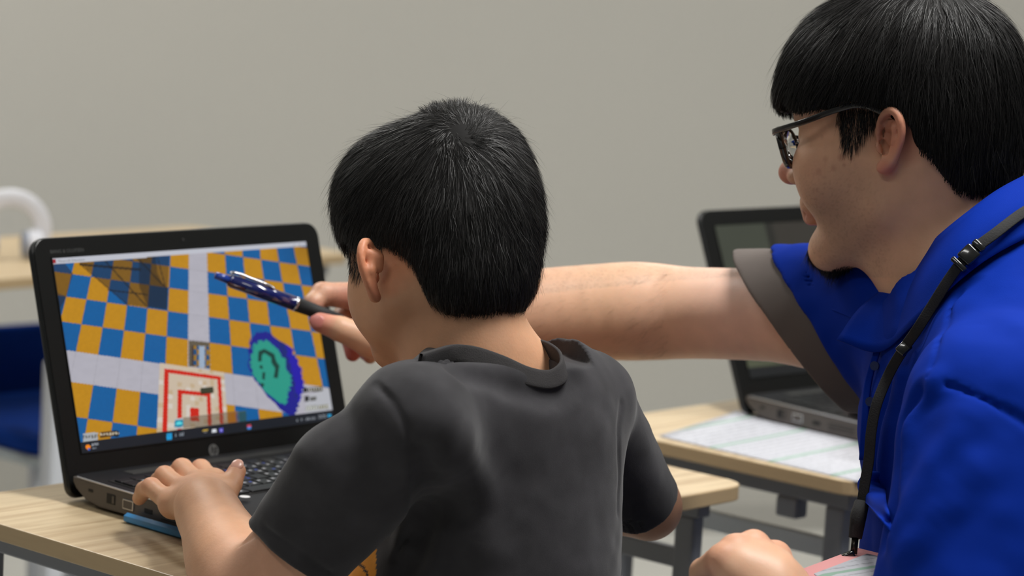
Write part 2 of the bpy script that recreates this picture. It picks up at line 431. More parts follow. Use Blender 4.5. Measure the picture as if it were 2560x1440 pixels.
# ================================================================== chair at the far desk
M_blue = mat('blue_upholstery', srgb(8, 54, 140), .85, noise=(60, .12), spec=.15)
M_white = mat('white_frame', srgb(214, 218, 226), .4)
M_wshell = mat('white_shell', srgb(186, 196, 202), .5)
def chair(loc, rz, label, seat_z=.40, back=(.50, .625), w=.40, blue=M_blue, frame=M_white):
    r = empty('chair', loc, rz, label, 'chair')
    bm = bmesh.new(); add_prism(bm, rrect(-w/2, -.19, w/2, .19, .05), seat_z-.03, seat_z, bevel=.012, seg=3); link('seat', from_bm(bm), blue, r, False)
    bm = bmesh.new(); add_prism(bm, rrect(-w/2-.004, -.194, w/2+.004, .194, .05), seat_z-.045, seat_z-.03, bevel=.004); link('seat_shell', from_bm(bm), M_wshell, r)
    bm = bmesh.new()
    n = 12; H = back[1]-back[0]
    P = []
    for k in range(n+1):
        a = -1+2*k/n; P.append((a*(w/2-.02), -.205-.02*(1-a*a)))
    poly = P+[(x, y+.022) for x, y in reversed(P)]
    add_prism(bm, poly, back[0], back[1], bevel=.006, seg=2); link('backrest', from_bm(bm), blue, r)
    for s in (-1, 1):
        bm = bmesh.new()
        add_tube(bm, catmull([(s*(w/2+.004), -.20, back[1]-.004), (s*(w/2+.004), -.198, .52), (s*(w/2), -.17, seat_z-.02), (s*(w/2+.01), -.22, .012)], 5), .012, 10)
        link('rear_leg', from_bm(bm), frame, r, True)
        bm = bmesh.new(); add_tube(bm, [(s*(w/2-.01), .15, seat_z-.03), (s*(w/2+.01), .19, .012)], .011, 10); link('leg', from_bm(bm), frame, r, True)
    bm = bmesh.new(); add_tube(bm, [(-w/2-.004, -.10, seat_z-.055), (w/2+.004, -.10, seat_z-.055)], .009, 8); link('crossbar', from_bm(bm), frame, r, True)
    return r
_c = onz(118, 1165, .40)
_ch = chair((float(_c[0])+.195, float(_c[1])+.20, 0), math.pi, 'blurred blue chair with white frame by the far desk, behind the left laptop', back=(.41, .545), seat_z=.435, w=.38)
bm = bmesh.new(); add_box(bm, (.195, .215, .29), (.034, .034, .56), bevel=.008); link('arm_post', from_bm(bm), M_white, _ch)
bm = bmesh.new(); add_box(bm, (-.195, .215, .29), (.034, .034, .56), bevel=.008); link('arm_post', from_bm(bm), M_white, _ch)

# ================================================================== laptops
M_lid = mat('laptop_lid_black', srgb(30, 32, 33), .38, spec=.45, bump=(900, .1, .0002))
M_bezel = mat('laptop_bezel', srgb(17, 18, 18), .30, spec=.35)
M_deck = mat('laptop_deck', srgb(20, 21, 25), .5, spec=.22, noise=(200, .05))
M_side = mat('laptop_side', srgb(82, 76, 72), .45, metal=.15)
M_trim = mat('laptop_trim', srgb(190, 190, 194), .25, metal=.8)
M_key = mat('laptop_key', srgb(13, 14, 17), .42, spec=.3)
M_hole = mat('port_inside', srgb(6, 6, 7), .6)
M_chrome = mat('port_metal', srgb(190, 190, 192), .2, metal=.9)
M_glyph = mat('key_print', srgb(235, 238, 245), .5)
M_glyphb = mat('key_print_blue', srgb(60, 90, 210), .5)
M_grille = mat('speaker_grille', srgb(44, 45, 44), .55, metal=.1, bump=(1400, .8, .0005))
M_logo = mat('logo_silver', srgb(120, 122, 122), .35, metal=.5)
M_faint = mat('bezel_print', srgb(58, 60, 60), .5)
DW, DH = .3445, .1938
def text_mesh(body, size, bold=0.0, extr=0.0001):
    c = bpy.data.curves.new('text', 'FONT'); c.body = body; c.size = size; c.extrude = extr; c.offset = bold; c.resolution_u = 3
    c.align_x = 'LEFT'
    o = bpy.data.objects.new('tmp', c); COL.objects.link(o)
    dg = bpy.context.evaluated_depsgraph_get(); me = bpy.data.meshes.new_from_object(o.evaluated_get(dg))
    bpy.data.objects.remove(o); return me
def screen_mesh(colf, nx=420, ny=236):
    gx, gy = np.meshgrid(np.arange(nx+1), np.arange(ny+1)); V = np.stack([gx/nx*DW, gy/ny*DH, np.zeros_like(gx, float)], -1).reshape(-1, 3)
    i = (np.arange(ny)[:, None]*(nx+1)+np.arange(nx)[None]).ravel(); Q = np.stack([i, i+1, i+nx+2, i+nx+1], -1)
    me = mesh_np('display', V, quads=Q)
    u, v = np.meshgrid((np.arange(nx)+.5)/nx, (np.arange(ny)+.5)/ny); c = colf(u.ravel(), v.ravel())
    set_col(me, c, 'FACE'); return me
def laptop(loc, rz, tilt, label, screen, M_scr, detail=True):
    """origin: under the lower left corner of the display, on the table"""
    r = empty('laptop', loc, rz, label, 'laptop', 'open black laptops')
    up = Matrix.Rotation(math.pi/2-tilt, 4, 'X'); T = Matrix.Translation(Vector((0, 0, .045))) @ up   # display plane: local x right, y up
    def L(name, me, m, parent=r, smooth=False):
        o = link(name, me, m, parent, smooth); o.matrix_local = T; return o
    # lid shell (behind) and bezel (in front)
    bm = bmesh.new(); add_prism(bm, rrect(-.0215, -.0425, DW+.0215, DH+.0215, [.017, .017, .012, .012], 8), -.0095, -.0012, bevel=.003, seg=3); lid = L('lid', from_bm(bm), M_lid)
    bm = bmesh.new(); add_prism(bm, rrect(-.0205, -.038, DW+.0205, DH+.0205, [.016, .016, .004, .004], 8), -.0014, .0006, bevel=.0008)
    # opening look: a slightly recessed frame made of four bars
    bez = L('bezel', from_bm(bm), M_bezel)
    for (a, b) in (((-.0012, -.0012, DW+.0012, 0), 0), ((-.0012, DH, DW+.0012, DH+.0012), 0), ((-.0012, 0, 0, DH), 0), ((DW, 0, DW+.0012, DH), 0)):
        bm = bmesh.new(); add_box(bm, ((a[0]+a[2])/2, (a[1]+a[3])/2, .0009), (a[2]-a[0], a[3]-a[1], .0012)); o = link('display_border', from_bm(bm), M_bezel, bez)
    d = L('display', screen, M_scr); d.matrix_local = T @ Matrix.Translation(Vector((0, 0, .0009)))
    # base body: y from hinge -0.012 down to -0.285 ; z .004 .. .026
    B0, B1 = -.0205, DW+.0205
    prof = [(-.013, .0265), (-.285, .0215), (-.2868, .0185), (-.280, .0085), (-.262, .0035), (-.055, .0035), (-.033, .007), (-.018, .016), (-.013, .022)]
    bm = bmesh.new()
    n = 10
    secs = []
    for k, (ins, x) in enumerate([(.006, B0), (.0012, B0+.0008), (0, B0+.003), (0, B1-.003), (.0012, B1-.0008), (.006, B1)]):
        sec = []
        cy, cz = -.15, .0165
        for (y, z) in prof:
            dy, dz = y-cy, z-cz; fy = 1-ins*.35/abs(.136); fz = 1-ins*.35/.012*.35
            sec.append(bm.verts.new((x, cy+dy*fy, cz+dz*fz)))
        secs.append(sec)
    m_ = len(prof)
    for a, b in zip(secs[:-1], secs[1:]):
        for k in range(m_): bm.faces.new((a[k], a[(k+1) % m_], b[(k+1) % m_], b[k]))
    bm.faces.new(secs[0][::-1]); bm.faces.new(secs[-1])
    bmesh.ops.recalc_face_normals(bm, faces=bm.faces[:])
    base = link('base', from_bm(bm), M_side, r)
    slope = (.0265-.0215)/.272
    zt = lambda y: .0265+(y+.013)*slope
    bm = bmesh.new()
    for (x0, x1, y0, y1, rr) in ((B0+.0006, B1-.0006, -.2845, -.0135, .008),):
        P = rrect(x0, y0, x1, y1, rr); vs = [bm.verts.new((x, y, zt(y)+.0006)) for x, y in P]; f = bm.faces.new(vs)
        e = bmesh.ops.extrude_face_region(bm, geom=[f])
        for v in e['geom']:
            if isinstance(v, bmesh.types.BMVert): v.co.z += .0009
    bmesh.ops.recalc_face_normals(bm, faces=bm.faces[:])
    link('deck', from_bm(bm), M_deck, base)
    bm = bmesh.new(); add_tube(bm, [(B0+.0003, y, zt(y)+.0008) for y in np.linspace(-.020, -.278, 8)], .0010, 6); link('edge_trim', from_bm(bm), M_trim, base)
    # hinge block between lid and base
    bm = bmesh.new(); add_box(bm, ((B0+B1)/2, -.010, .016), (DW-.02, .016, .016), bevel=.004); link('hinge', from_bm(bm), M_lid, r)
    # speaker bar
    zs = lambda y: zt(y)+.0016
    bm = bmesh.new(); add_box(bm, (DW/2+.004, -.0335, zs(-.0335)), (DW-.056, .016, .0009), bevel=.0003); link('speaker_grille', from_bm(bm), M_grille, base)
    # feet
    for fx in (.01, DW-.01):
        for fy in (-.06, -.25):
            bm = bmesh.new(); add_prism(bm, rrect(fx-.018, fy-.006, fx+.018, fy+.006, .004), .0002, .0045); link('rubber_foot', from_bm(bm), M_hole, base)
    # keyboard: rows from back (y=-.062) to front
    kp = .0190
    rows = [(-.0620, .0105, [1.0]*19+[0]), (-.0765, .0165, [1]*13+[2]+[1]*4), (-.0955, .0165, [1.5]+[1]*12+[1.5]+[1]*4), (-.1145, .0165, [1.75]+[1]*11+[2.25]+[1]*4),
            (-.1335, .0165, [2.25]+[1]*10+[2.75]+[1]*4), (-.1525, .0165, [1.25, 1, 1, 1.25, 5.0, 1, 1.25, 1.25, 1, 1]+[1]*4)]
    kx0 = -.006
    keys = {}
    zk = zs(-.10)
    bm = bmesh.new(); add_box(bm, (kx0+.1785, -.1075, zt(-.1075)+.00165), (.362, .112, .0008), rot=Matrix.Rotation(slope, 3, 'X')); link('key_well', from_bm(bm), M_hole, base)
    cnt = 0
    for ri, (y, hgt, ws) in enumerate(rows):
        x = kx0; tot = sum(ws); sc = .3575/(tot*kp)
        for wi in ws:
            if wi == 0: continue
            w = wi*kp*sc
            key = (round(w, 4), hgt)
            if key not in keys:
                bm = bmesh.new(); add_prism(bm, rrect(-w/2+.0011, -hgt/2+.0, w/2-.0011, hgt/2, .0012, 2), 0, .0018, bevel=.0004, seg=1); keys[key] = from_bm(bm)
            o = link('key', keys[key], M_key, base); o.location = (x+w/2, y, zs(y)+.0004); o.rotation_euler = (slope, 0, 0)
            if detail and x < .26 and ri > 0:
                for gx, gy, mm in ((-.004, .0035, M_glyph), (.003, -.003, M_glyph if (cnt*7) % 5 else M_glyphb), (.0035, .0035, M_glyphb if (cnt*3) % 4 == 0 else None)):
                    if mm is None or (cnt*5+int(gx*1000)) % 7 == 0: continue
                    if 'glyph'+mm.name not in keys:
                        bm = bmesh.new(); add_prism(bm, [(-.0015, -.0016), (.0015, -.0016), (.0015, -.0009), (-.0007, -.0009), (-.0007, -.0002), (.0011, -.0002), (.0011, .0005), (-.0007, .0005), (-.0007, .0016), (-.0015, .0016)], 0, .00005); keys['glyph'+mm.name] = from_bm(bm)
                    g = link('key_glyph', keys['glyph'+mm.name], mm, o); g.location = (gx, gy, .0019)
            x += w; cnt += 1
    # left side ports (faces -X)
    def port(name, y, z, w, h, m, ring=None, depth=.003):
        bm = bmesh.new()
        if ring:
            add_box(bm, (B0-.0001, y, z), (.0022, w+.0022, h+.0022), bevel=.0006); o = link(name, from_bm(bm), ring, base)
            bm = bmesh.new(); add_box(bm, (B0-.0004, y, z), (.0020, w, h), bevel=.0003); link('socket', from_bm(bm), m, o)
        else:
            add_box(bm, (B0+.0006, y, z), (.0022, w, h), bevel=.0004); o = link(name, from_bm(bm), m, base)
        return o
    port('lock_slot', -.041, .0175, .0068, .0030, M_hole)
    pt = port('network_port', -.0715, .0148, .0125, .0098, M_hole)
    bm = bmesh.new(); add_box(bm, (B0-.0006, -.0755, .0148), (.0008, .003, .007)); link('contact', from_bm(bm), M_side, pt)
    port('video_port', -.0975, .0140, .0135, .0078, M_side, ring=M_chrome)
    port('usb_port', -.1265, .0130, .0115, .0045, M_hole)
    for k in range(3):
        port('vent_slot', -.165, .0165-.0035*k, .040, .0009, M_hole)
    if detail:
        me = text_mesh('BANG & OLUFSEN', .0052, extr=.00003); o = link('bezel_text', me, M_faint, bez); o.location = (-.001, DH+.0050, .00065)
        # round maker's mark with the two slanted letters
        cx, cy, R_ = DW*.492, -.0150, .0066
        bm = bmesh.new(); add_prism(bm, [(cx+R_*math.cos(a), cy+R_*math.sin(a)) for a in np.linspace(0, 2*math.pi, 40, endpoint=False)], .0006, .0009); lg = L('maker_logo', from_bm(bm), M_logo, bez); lg.matrix_local = Matrix.Identity(4)
        bm = bmesh.new(); sl = .27
        def bar(x, y0, y1, t=.0011):
            add_prism_local = [(x+sl*(y0), y0), (x+t+sl*y0, y0), (x+t+sl*y1, y1), (x+sl*y1, y1)]
            vs = [bm.verts.new((cx+a, cy+b, .00095)) for a, b in add_prism_local]; bm.faces.new(vs)
        bar(-.0036, -.0026, .0055); bar(-.0012, -.0026, .0022); bar(.0010, -.0055, .0026); bar(.0033, -.0024, .0026)
        def hb(x0, x1, y, t=.0010):
            vs = [bm.verts.new((cx+a+sl*b, cy+b, .00096)) for a, b in ((x0, y), (x1, y), (x1, y+t), (x0, y+t))]; bm.faces.new(vs)
        hb(-.0030, -.0006, .0016); hb(.0014, .0040, .0020); hb(.0014, .0038, -.0028)
        link('logo_letters', from_bm(bm), M_bezel, lg)
        bm = bmesh.new(); bmesh.ops.create_circle(bm, cap_ends=True, radius=.0016, segments=16); o = link('webcam', from_bm(bm), M_hole, bez); o.location = (DW/2, DH+.0105, .0012)
    return r

# ---- the game picture, drawn cell by cell in the display's own plane (u right, v up)
def homog(src, dst):
    A = []
    for (x, y), (X_, Y_) in zip(src, dst):
        A.append([x, y, 1, 0, 0, 0, -X_*x, -X_*y, -X_]); A.append([0, 0, 0, x, y, 1, -Y_*x, -Y_*y, -Y_])
    return np.linalg.svd(np.array(A, float))[2][-1].reshape(3, 3)
def happ(H, x, y):
    w = H[2, 0]*x+H[2, 1]*y+H[2, 2]; return (H[0, 0]*x+H[0, 1]*y+H[0, 2])/w, (H[1, 0]*x+H[1, 1]*y+H[1, 2])/w
def inpoly(x, y, P):
    c = np.zeros(x.shape, bool); n = len(P)
    for i in range(n):
        (x0, y0), (x1, y1) = P[i], P[(i+1) % n]
        m = ((y0 > y) != (y1 > y)) & (x < (x1-x0)*(y-y0)/((y1-y0) if y1 != y0 else 1e-9)+x0); c ^= m
    return c
L3 = lambda r, g, b: np.array(srgb(r, g, b)[:3])
def game_screen(u, v):
    HS = homog([(0, 1), (1, 1), (1, 0), (0, 0)], [(165, 248), (1685, 160), (1855, 1222), (345, 1420)])
    x, y = happ(HS, u, v)
    til = [(0, 2, 862, 572), (1, 2, 737, 550), (2, 2, 615, 535), (4, 2, 370, 498), (0, 1, 855, 718), (2, 1, 600, 685), (4, 1, 345, 648), (0, 0, 848, 868), (2, 0, 580, 840), (4, 0, 312, 806),
           (0, 4, 876, 302), (-1, 2, 985, 590), (-2, 2, 1110, 605), (-3, 2, 1232, 625), (-4, 2, 1355, 645), (-3, 4, 1212, 345), (-3, 1, 1240, 775), (-3, 0, 1252, 945), (1, -1, 695, 1055), (3, -1, 413, 1015), (1, -2, 682, 1262), (3, -2, 378, 1213), (-6, 2, 1595, 685)]
    HT = homog([(a, b) for _, _, a, b in til], [(a, b) for a, b, _, _ in til])
    i, j = happ(HT, x, y); fi, fj = np.floor(i), np.floor(j)
    c = np.zeros((len(x), 3))
    orange, blue = L3(183, 130, 20), L3(4, 88, 150)
    par = ((fi+fj).astype(int) % 2) != 0
    c[:] = np.where(par[:, None], orange, blue)
    nz = vnoise(np.stack([x*.09, y*.09, x*0], -1), 1.0)*.05
    c *= (1+nz)[:, None]
    lx, ly = np.abs(i-np.round(i)), np.abs(j-np.round(j)); c[(lx < .012) | (ly < .010)] *= .86
    stripe = ((fi == -2)) | (fj == -1)
    wcol = L3(172, 170, 180); s2 = stripe
    c[s2] = wcol*(1+.03*vnoise(np.stack([x*.03, y*.05, x*0], -1)[s2], 1.0))[:, None]
    lin = s2 & (((fj == -1) & (lx < .012)) | ((fi == -2) & (ly < .01))); c[lin] *= .82
    # dark reflection painted into the screen colours; left and upper-right corners darker
    def mix(m, col, a): c[m] = c[m]*(1-a)+np.asarray(col)*a
    dark = inpoly(x, y, [(318, 262), (520, 240), (872, 232), (858, 562), (740, 545), (618, 530)]); mix(dark, L3(20, 22, 22), .62)
    for P in ([(690, 250), (790, 240), (800, 340), (860, 470), (855, 560), (740, 540), (690, 420)],): mix(inpoly(x, y, P), L3(12, 14, 14), .55)
    def seg(x0, y0, x1, y1, w, col, a=.8):
        dx, dy = x1-x0, y1-y0; L = math.hypot(dx, dy); t = ((x-x0)*dx+(y-y0)*dy)/L/L; d = np.abs((x-x0)*dy-(y-y0)*dx)/L
        mix((t > 0) & (t < 1) & (d < w), col, a)
    for s_ in ((330, 285, 700, 320, 7), (480, 260, 740, 545, 4), (680, 250, 860, 440, 4), (500, 440, 740, 470, 4), (800, 245, 860, 470, 3), (330, 280, 620, 530, 3)): seg(*s_, L3(14, 15, 16))
    mix(inpoly(x, y, [(160, 280), (240, 275), (292, 340), (250, 480), (205, 560)]), L3(30, 22, 18), .62)
    mix(inpoly(x, y, [(200, 455), (250, 475), (225, 560), (215, 590)]), L3(10, 30, 50), .5)
    tr = np.clip((x-1450)/300, 0, 1)*np.clip((420-y)/220, 0, 1); c[:] = c*(1-.45*tr)[:, None]
    # small pit
    pit = inpoly(x, y, [(988, 745), (1112, 758), (1116, 915), (988, 900)]); c[pit] = L3(92, 84, 70)
    q = inpoly(x, y, [(1005, 775), (1108, 782), (1112, 912), (1005, 902)])
    pc = ((np.floor(x/28)+np.floor(y/32)).astype(int) % 2 == 0)
    c[q] = np.where(pc[:, None], L3(150, 112, 30), L3(14, 76, 122))[q]; c[q & (x > 1050) & (x < 1084)] = L3(150, 168, 190); c[q & (x < 1018)] = L3(60, 50, 50)
    # target block, its own slightly different square grid
    HB = homog([(0, 0), (1, 0), (1, 1), (0, 1)], [(815, 878), (1200, 938), (1228, 1330), (795, 1330)]); HBi = np.linalg.inv(HB)
    s, t = happ(HBi, x, y); tb = (s > 0) & (s < 1) & (t > 0) & (t < 1.2)
    c[tb] = L3(196, 180, 160)
    sp = vnoise(np.stack([np.floor(s*16), np.floor(t*16), s*0], -1)*1.37+.5, 1.0); c[tb & (sp > .35)] = L3(205, 196, 186); c[tb & (sp < -.4)] = L3(188, 166, 136)
    red = L3(196, 34, 20)
    def ring(a, w, tt): return tb & (s > a) & (s < 1-a) & (t > tt) & ~((s > a+w) & (s < 1-a-w) & (t > tt+w*.95))
    c[ring(.065, .062, .075)] = red; c[ring(.255, .06, .36)] = red
    c[tb & (s > .43) & (s < .56) & (t > .60) & (t < .78)] = red
    mix(inpoly(x, y, [(1058, 1030), (1135, 1022), (1138, 1060), (1060, 1068)]), L3(24, 38, 16), .95)
    # coin held in front: blue jagged rim, teal face, question mark
    out = [(1345, 905), (1345, 800), (1358, 740), (1375, 715), (1400, 700), (1440, 693), (1470, 700), (1490, 722), (1530, 750), (1575, 775), (1612, 800), (1612, 835), (1645, 870), (1645, 905), (1667, 912), (1660, 975), (1680, 990), (1672, 1040), (1655, 1090), (1640, 1150), (1620, 1200), (1590, 1195), (1540, 1165), (1500, 1120), (1455, 1080), (1420, 1030), (1385, 985), (1365, 945)]
    jz = 5*np.sign(vnoise(np.stack([np.floor(x/14), np.floor(y/14), x*0], -1), 1.7))
    ob = inpoly(x+jz*.8, y+jz*.5, out); c[ob] = L3(24, 26, 132)
    c[ob & (x > 1500+(y-700)*.33+jz)] = L3(20, 34, 112); c[ob & (x > 1560+(y-760)*.24+jz)] = L3(30, 20, 160)
    inn = [(1358, 900), (1358, 850), (1375, 775), (1410, 750), (1460, 745), (1490, 775), (1520, 800), (1545, 850), (1572, 860), (1572, 920), (1600, 960), (1600, 1020), (1580, 1060), (1585, 1090), (1560, 1130), (1530, 1120), (1480, 1080), (1440, 1050), (1400, 990), (1372, 950)]
    ib = inpoly(x+jz, y+jz*.8, inn); c[ib] = L3(38, 146, 128)
    for P in ([(1402, 850), (1405, 812), (1440, 797), (1500, 830), (1510, 870), (1530, 900), (1520, 975), (1495, 968), (1505, 915), (1482, 880), (1480, 850), (1440, 822), (1425, 836), (1425, 872), (1405, 875)],
              [(1412, 895), (1428, 898), (1430, 918), (1414, 914)], [(1430, 935), (1447, 940), (1442, 985), (1426, 975)], [(1418, 1000), (1438, 1004), (1436, 1030), (1420, 1022)]): c[inpoly(x, y, P)] = L3(14, 58, 52)
    # overlay panels at the lower right
    mix(inpoly(x, y, [(1690, 1080), (1840, 1030), (1850, 1165), (1680, 1195)]), L3(176, 178, 184), .85)
    for (a, b, w, h, col) in ((1700, 1032, 88, 26, (70, 66, 50)), (1672, 1030, 24, 30, (24, 26, 24)), (1712, 1088, 38, 24, (92, 92, 90)), (1680, 1082, 26, 34, (38, 38, 38)), (1688, 1140, 68, 30, (150, 152, 146)), (1762, 1135, 58, 26, (128, 126, 106))):
        k = (x > a) & (x < a+w) & (y > b-.1*(x-a)) & (y < b+h-.1*(x-a)); c[k] = L3(*col)
        if w > 50: c[k & (np.floor(x/5) % 3 == 0) & (np.abs(y+.1*(x-a)-b-h/2) < h*.25)] = L3(205, 205, 200)
    for (a, b, w, h, col) in ((352, 1300, 90, 52, (164, 168, 172)), (455, 1292, 76, 36, (86, 58, 20)), (531, 1286, 38, 36, (18, 20, 24))):
        k = (x > a) & (x < a+w) & (y > b-.06*(x-a)) & (y < b+h-.08*(x-a)); c[k] = L3(*col)
        c[k & (np.floor(x/6) % 3 != 0) & (np.abs(y+.07*(x-a)-b-h*.45) < h*.18)] = L3(104, 104, 100) if col[0] > 150 else L3(190, 180, 160)
    # hot bar
    HH = homog([(0, 0), (1, 0), (1, 1), (0, 1)], [(903, 1212), (1330, 1165), (1337, 1232), (903, 1278)]); s, t = happ(np.linalg.inv(HH), x, y)
    hb = (s > 0) & (s < 1) & (t > 0) & (t < 1); mix(hb, L3(72, 60, 40), .55)
    cell = (s*9) % 1; mix(hb & ((cell < .06) | (t < .08) | (t > .92)), L3(120, 112, 96), .6)
    mix(hb & (s > .9), L3(16, 78, 70), .6); mix(hb & (s > .75) & (s < .87), L3(150, 84, 10), .6)
    k = hb & (s < .125); c[k] = L3(176, 178, 180); k2 = k & ((s-.065)**2*12+(t-.5)**2 < .11); c[k2] = L3(10, 130, 160); c[k2 & ((s-.065)**2*12+(t-.5)**2 < .025)] = L3(90, 210, 220)
    # title bar and task bar of the window
    yt = 248+(x-165)*(160-248)/1520.0; tbm = (y < yt+33-(x-165)*.003); c[tbm] = L3(186, 188, 198)
    c[tbm & (x < 188) & (x > 168) & (y > yt+6) & (y < yt+28)] = L3(150, 30, 40)
    yb = 1355+(x-345)*(1165-1355)/1505.0; tk = y > yb; c[tk] = L3(20, 25, 34)
    def blk(a, b, w, h, col):
        yy = 1355+(x-345)*(1165-1355)/1505.0; k = tk & (x > a) & (x < a+w) & (y-yy > b) & (y-yy < b+h); c[k] = L3(*col); return k
    blk(856, 15, 32, 36, (20, 150, 210)); blk(870, 15, 2, 36, (20, 60, 100))
    k = tk & ((x-383)**2+(y-1383)**2 < 15**2); c[k] = L3(238, 132, 20); k = tk & ((x-388)**2+(y-1396)**2 < 7**2); c[k] = L3(40, 90, 180)
    for a in (404, 412, 421, 431, 440): blk(a, 12, 6, 15, (150, 156, 164)); 
    for a in (410, 419, 428): blk(a, 38, 6, 12, (112, 120, 130))
    for a in (908, 934, 944, 953): blk(a, 20, 6, 18, (128, 136, 146))
    blk(1072, 20, 32, 6, (180, 150, 60)); blk(1078, 30, 20, 8, (120, 120, 124)); blk(1128, 22, 26, 18, (214, 218, 224)); blk(1172, 24, 22, 22, (90, 84, 200)); blk(1178, 30, 9, 9, (210, 210, 240))
    blk(1338, 22, 24, 14, (190, 70, 90)); blk(1340, 36, 22, 14, (60, 130, 210)); blk(1818, 20, 20, 18, (30, 150, 200))
    for a in (1634, 1660, 1688, 1696, 1704, 1718, 1728, 1738): blk(a, 24, 5, 14, (140, 146, 154))
    for a in range(1764, 1812, 8): blk(a, 18+(a % 3), 5, 8, (130, 136, 144)); blk(a, 32, 5, 8, (120, 126, 134))
    tb2 = tbm & (x > 1600); 
    for a in (1615, 1648, 1672): c[tb2 & (np.abs(x-a) < 5) & (np.abs(y-yt-16) < 1.5)] = L3(110, 112, 118)
    return c
M_screen = attr_mat('display_light', rough=.25, spec=.3, emit=True, estr=1.0)
lap1 = laptop((0, 0, .70), 0, .2967, 'open black laptop under the boy\'s left hand, orange and blue checkered game on screen', screen_mesh(game_screen), M_screen)
_t = text_mesh('Minecraft Education', .0042, extr=.00002)
_bez = [c for c in lap1.children if c.name.startswith('bezel')][0]
o = link('window_title', _t, mat('title_print', srgb(120, 122, 130), .6), _bez); o.location = (.0065, DH-.0045, .0010)
def dull_screen(u, v):  # grey-green glass reflection painted into the display colours
    c = np.tile(L3(62, 66, 56), (len(u), 1)); c *= (1+.10*vnoise(np.stack([u*7, v*4, u*0], -1), 1.0))[:, None]
    c[(u > .30)] = L3(50, 47, 42); c[(u > .27) & (u < .31)] = L3(36, 36, 32)
    c[(v < .24) & (u < .30)] = L3(76, 80, 62); c[(v < .07)] = L3(24, 26, 28)
    c[(np.abs(u-.14) < .07) & (np.abs(v-.13) < .03)] = L3(48, 50, 42)
    k = ((u-.355)/.018)**2+((v-.16)/.055)**2 < 1; c[k] = L3(60, 150, 140)
    return c
lap2 = laptop((.9913, -.0650, .70), -.070, .3989, 'open black laptop with dull reflective screen on the right desk', screen_mesh(dull_screen, 160, 90), M_screen, detail=False)

_base = [c for c in lap1.children if c.name.startswith('base')][0]
bm = bmesh.new(); bmesh.ops.create_circle(bm, cap_ends=True, radius=.0052, segments=24); o = link('round_sticker', from_bm(bm), mat('sticker_white', srgb(225, 226, 228), .5), _base)
_p = onz(612, 1243, .7285); o.location = (float(_p[0]), float(_p[1]), .0292); o.rotation_euler = (.018, 0, 0)
# ================================================================== small things on the desks
def flat_sheet(name, corners, z, label, cat, m, lift=.0, group=None):
    n = 14; c = [np.array(p[:2]) for p in corners]; V = []
    for i in range(n+1):
        for j in range(n+1):
            a, b = i/n, j/n; p = (c[0]*(1-a)+c[1]*a)*(1-b)+(c[3]*(1-a)+c[2]*a)*b
            V.append((p[0], p[1], z+lift*(max(0, a-.55)**2*1.2+max(0, .25-b)**2*.5)))
    Q = np.array([[i*(n+1)+j, (i+1)*(n+1)+j, (i+1)*(n+1)+j+1, i*(n+1)+j+1] for i in range(n) for j in range(n)])
    V = np.array(V); lo = V.mean(0); me = mesh_np(name, V-[lo[0], lo[1], z], quads=Q)
    o = link(name, me, m, None, True); o.location = (lo[0], lo[1], z)
    md = o.modifiers.new('thick', 'SOLIDIFY'); md.thickness = .0006; md.offset = 1
    return tag(o, label, cat, group)
def paper_mat():
    m = bpy.data.materials.new('printed_paper'); m.use_nodes = True; nt = m.node_tree; b = nt.nodes['Principled BSDF']
    tc = nt.nodes.new('ShaderNodeTexCoord'); mp = nt.nodes.new('ShaderNodeMapping'); mp.inputs['Rotation'].default_value = (0, 0, -.05)
    mp.inputs['Scale'].default_value = (1, 1, 1); nt.links.new(tc.outputs['Object'], mp.inputs[0])
    w = nt.nodes.new('ShaderNodeTexWave'); w.bands_direction = 'Y'; w.inputs['Scale'].default_value = 26; w.inputs['Distortion'].default_value = 0
    nt.links.new(mp.outputs[0], w.inputs[0])
    n = nt.nodes.new('ShaderNodeTexNoise'); n.inputs['Scale'].default_value = 160; nt.links.new(mp.outputs[0], n.inputs[0])
    m1 = nt.nodes.new('ShaderNodeMath'); m1.operation = 'MULTIPLY'; nt.links.new(w.outputs[1], m1.inputs[0]); nt.links.new(n.outputs[0], m1.inputs[1])
    cr = nt.nodes.new('ShaderNodeValToRGB'); cr.color_ramp.elements[0].position = .36; cr.color_ramp.elements[0].color = srgb(188, 190, 198)
    cr.color_ramp.elements[1].position = .6; cr.color_ramp.elements[1].color = srgb(150, 152, 160)
    nt.links.new(m1.outputs[0], cr.inputs[0])
    # green heading rules
    w2 = nt.nodes.new('ShaderNodeTexWave'); w2.bands_direction = 'Y'; w2.inputs['Scale'].default_value = 3.6; w2.inputs['Phase Offset'].default_value = 1.0; nt.links.new(mp.outputs[0], w2.inputs[0])
    gt = nt.nodes.new('ShaderNodeMath'); gt.operation = 'GREATER_THAN'; gt.inputs[1].default_value = .985; nt.links.new(w2.outputs[1], gt.inputs[0])
    mx = nt.nodes.new('ShaderNodeMix'); mx.data_type = 'RGBA'; mx.inputs[7].default_value = srgb(140, 172, 156)
    nt.links.new(gt.outputs[0], mx.inputs[0]); nt.links.new(cr.outputs[0], mx.inputs[6]); nt.links.new(mx.outputs[2], b.inputs['Base Color'])
    b.inputs['Roughness'].default_value = .7; return m
M_paper = paper_mat(); M_paperw = mat('plain_paper', srgb(190, 191, 199), .7)
flat_sheet('printed_sheet', [onz(1652, 1091, .7012), onz(1842, 1030, .7012), onz(2235, 1100, .7012), onz(2148, 1204, .7012)], .7012, 'white printed worksheet lying on the right desk in front of the laptop', 'paper', M_paper, lift=.006, group='worksheets on the right desk')
flat_sheet('printed_sheet', [onz(1646, 1089, .7005), onz(1830, 1032, .7005), onz(2180, 1094, .7005), onz(2140, 1204, .7005)], .7003, 'white sheet peeking out beneath the printed worksheet', 'paper', M_paperw, group='worksheets on the right desk')
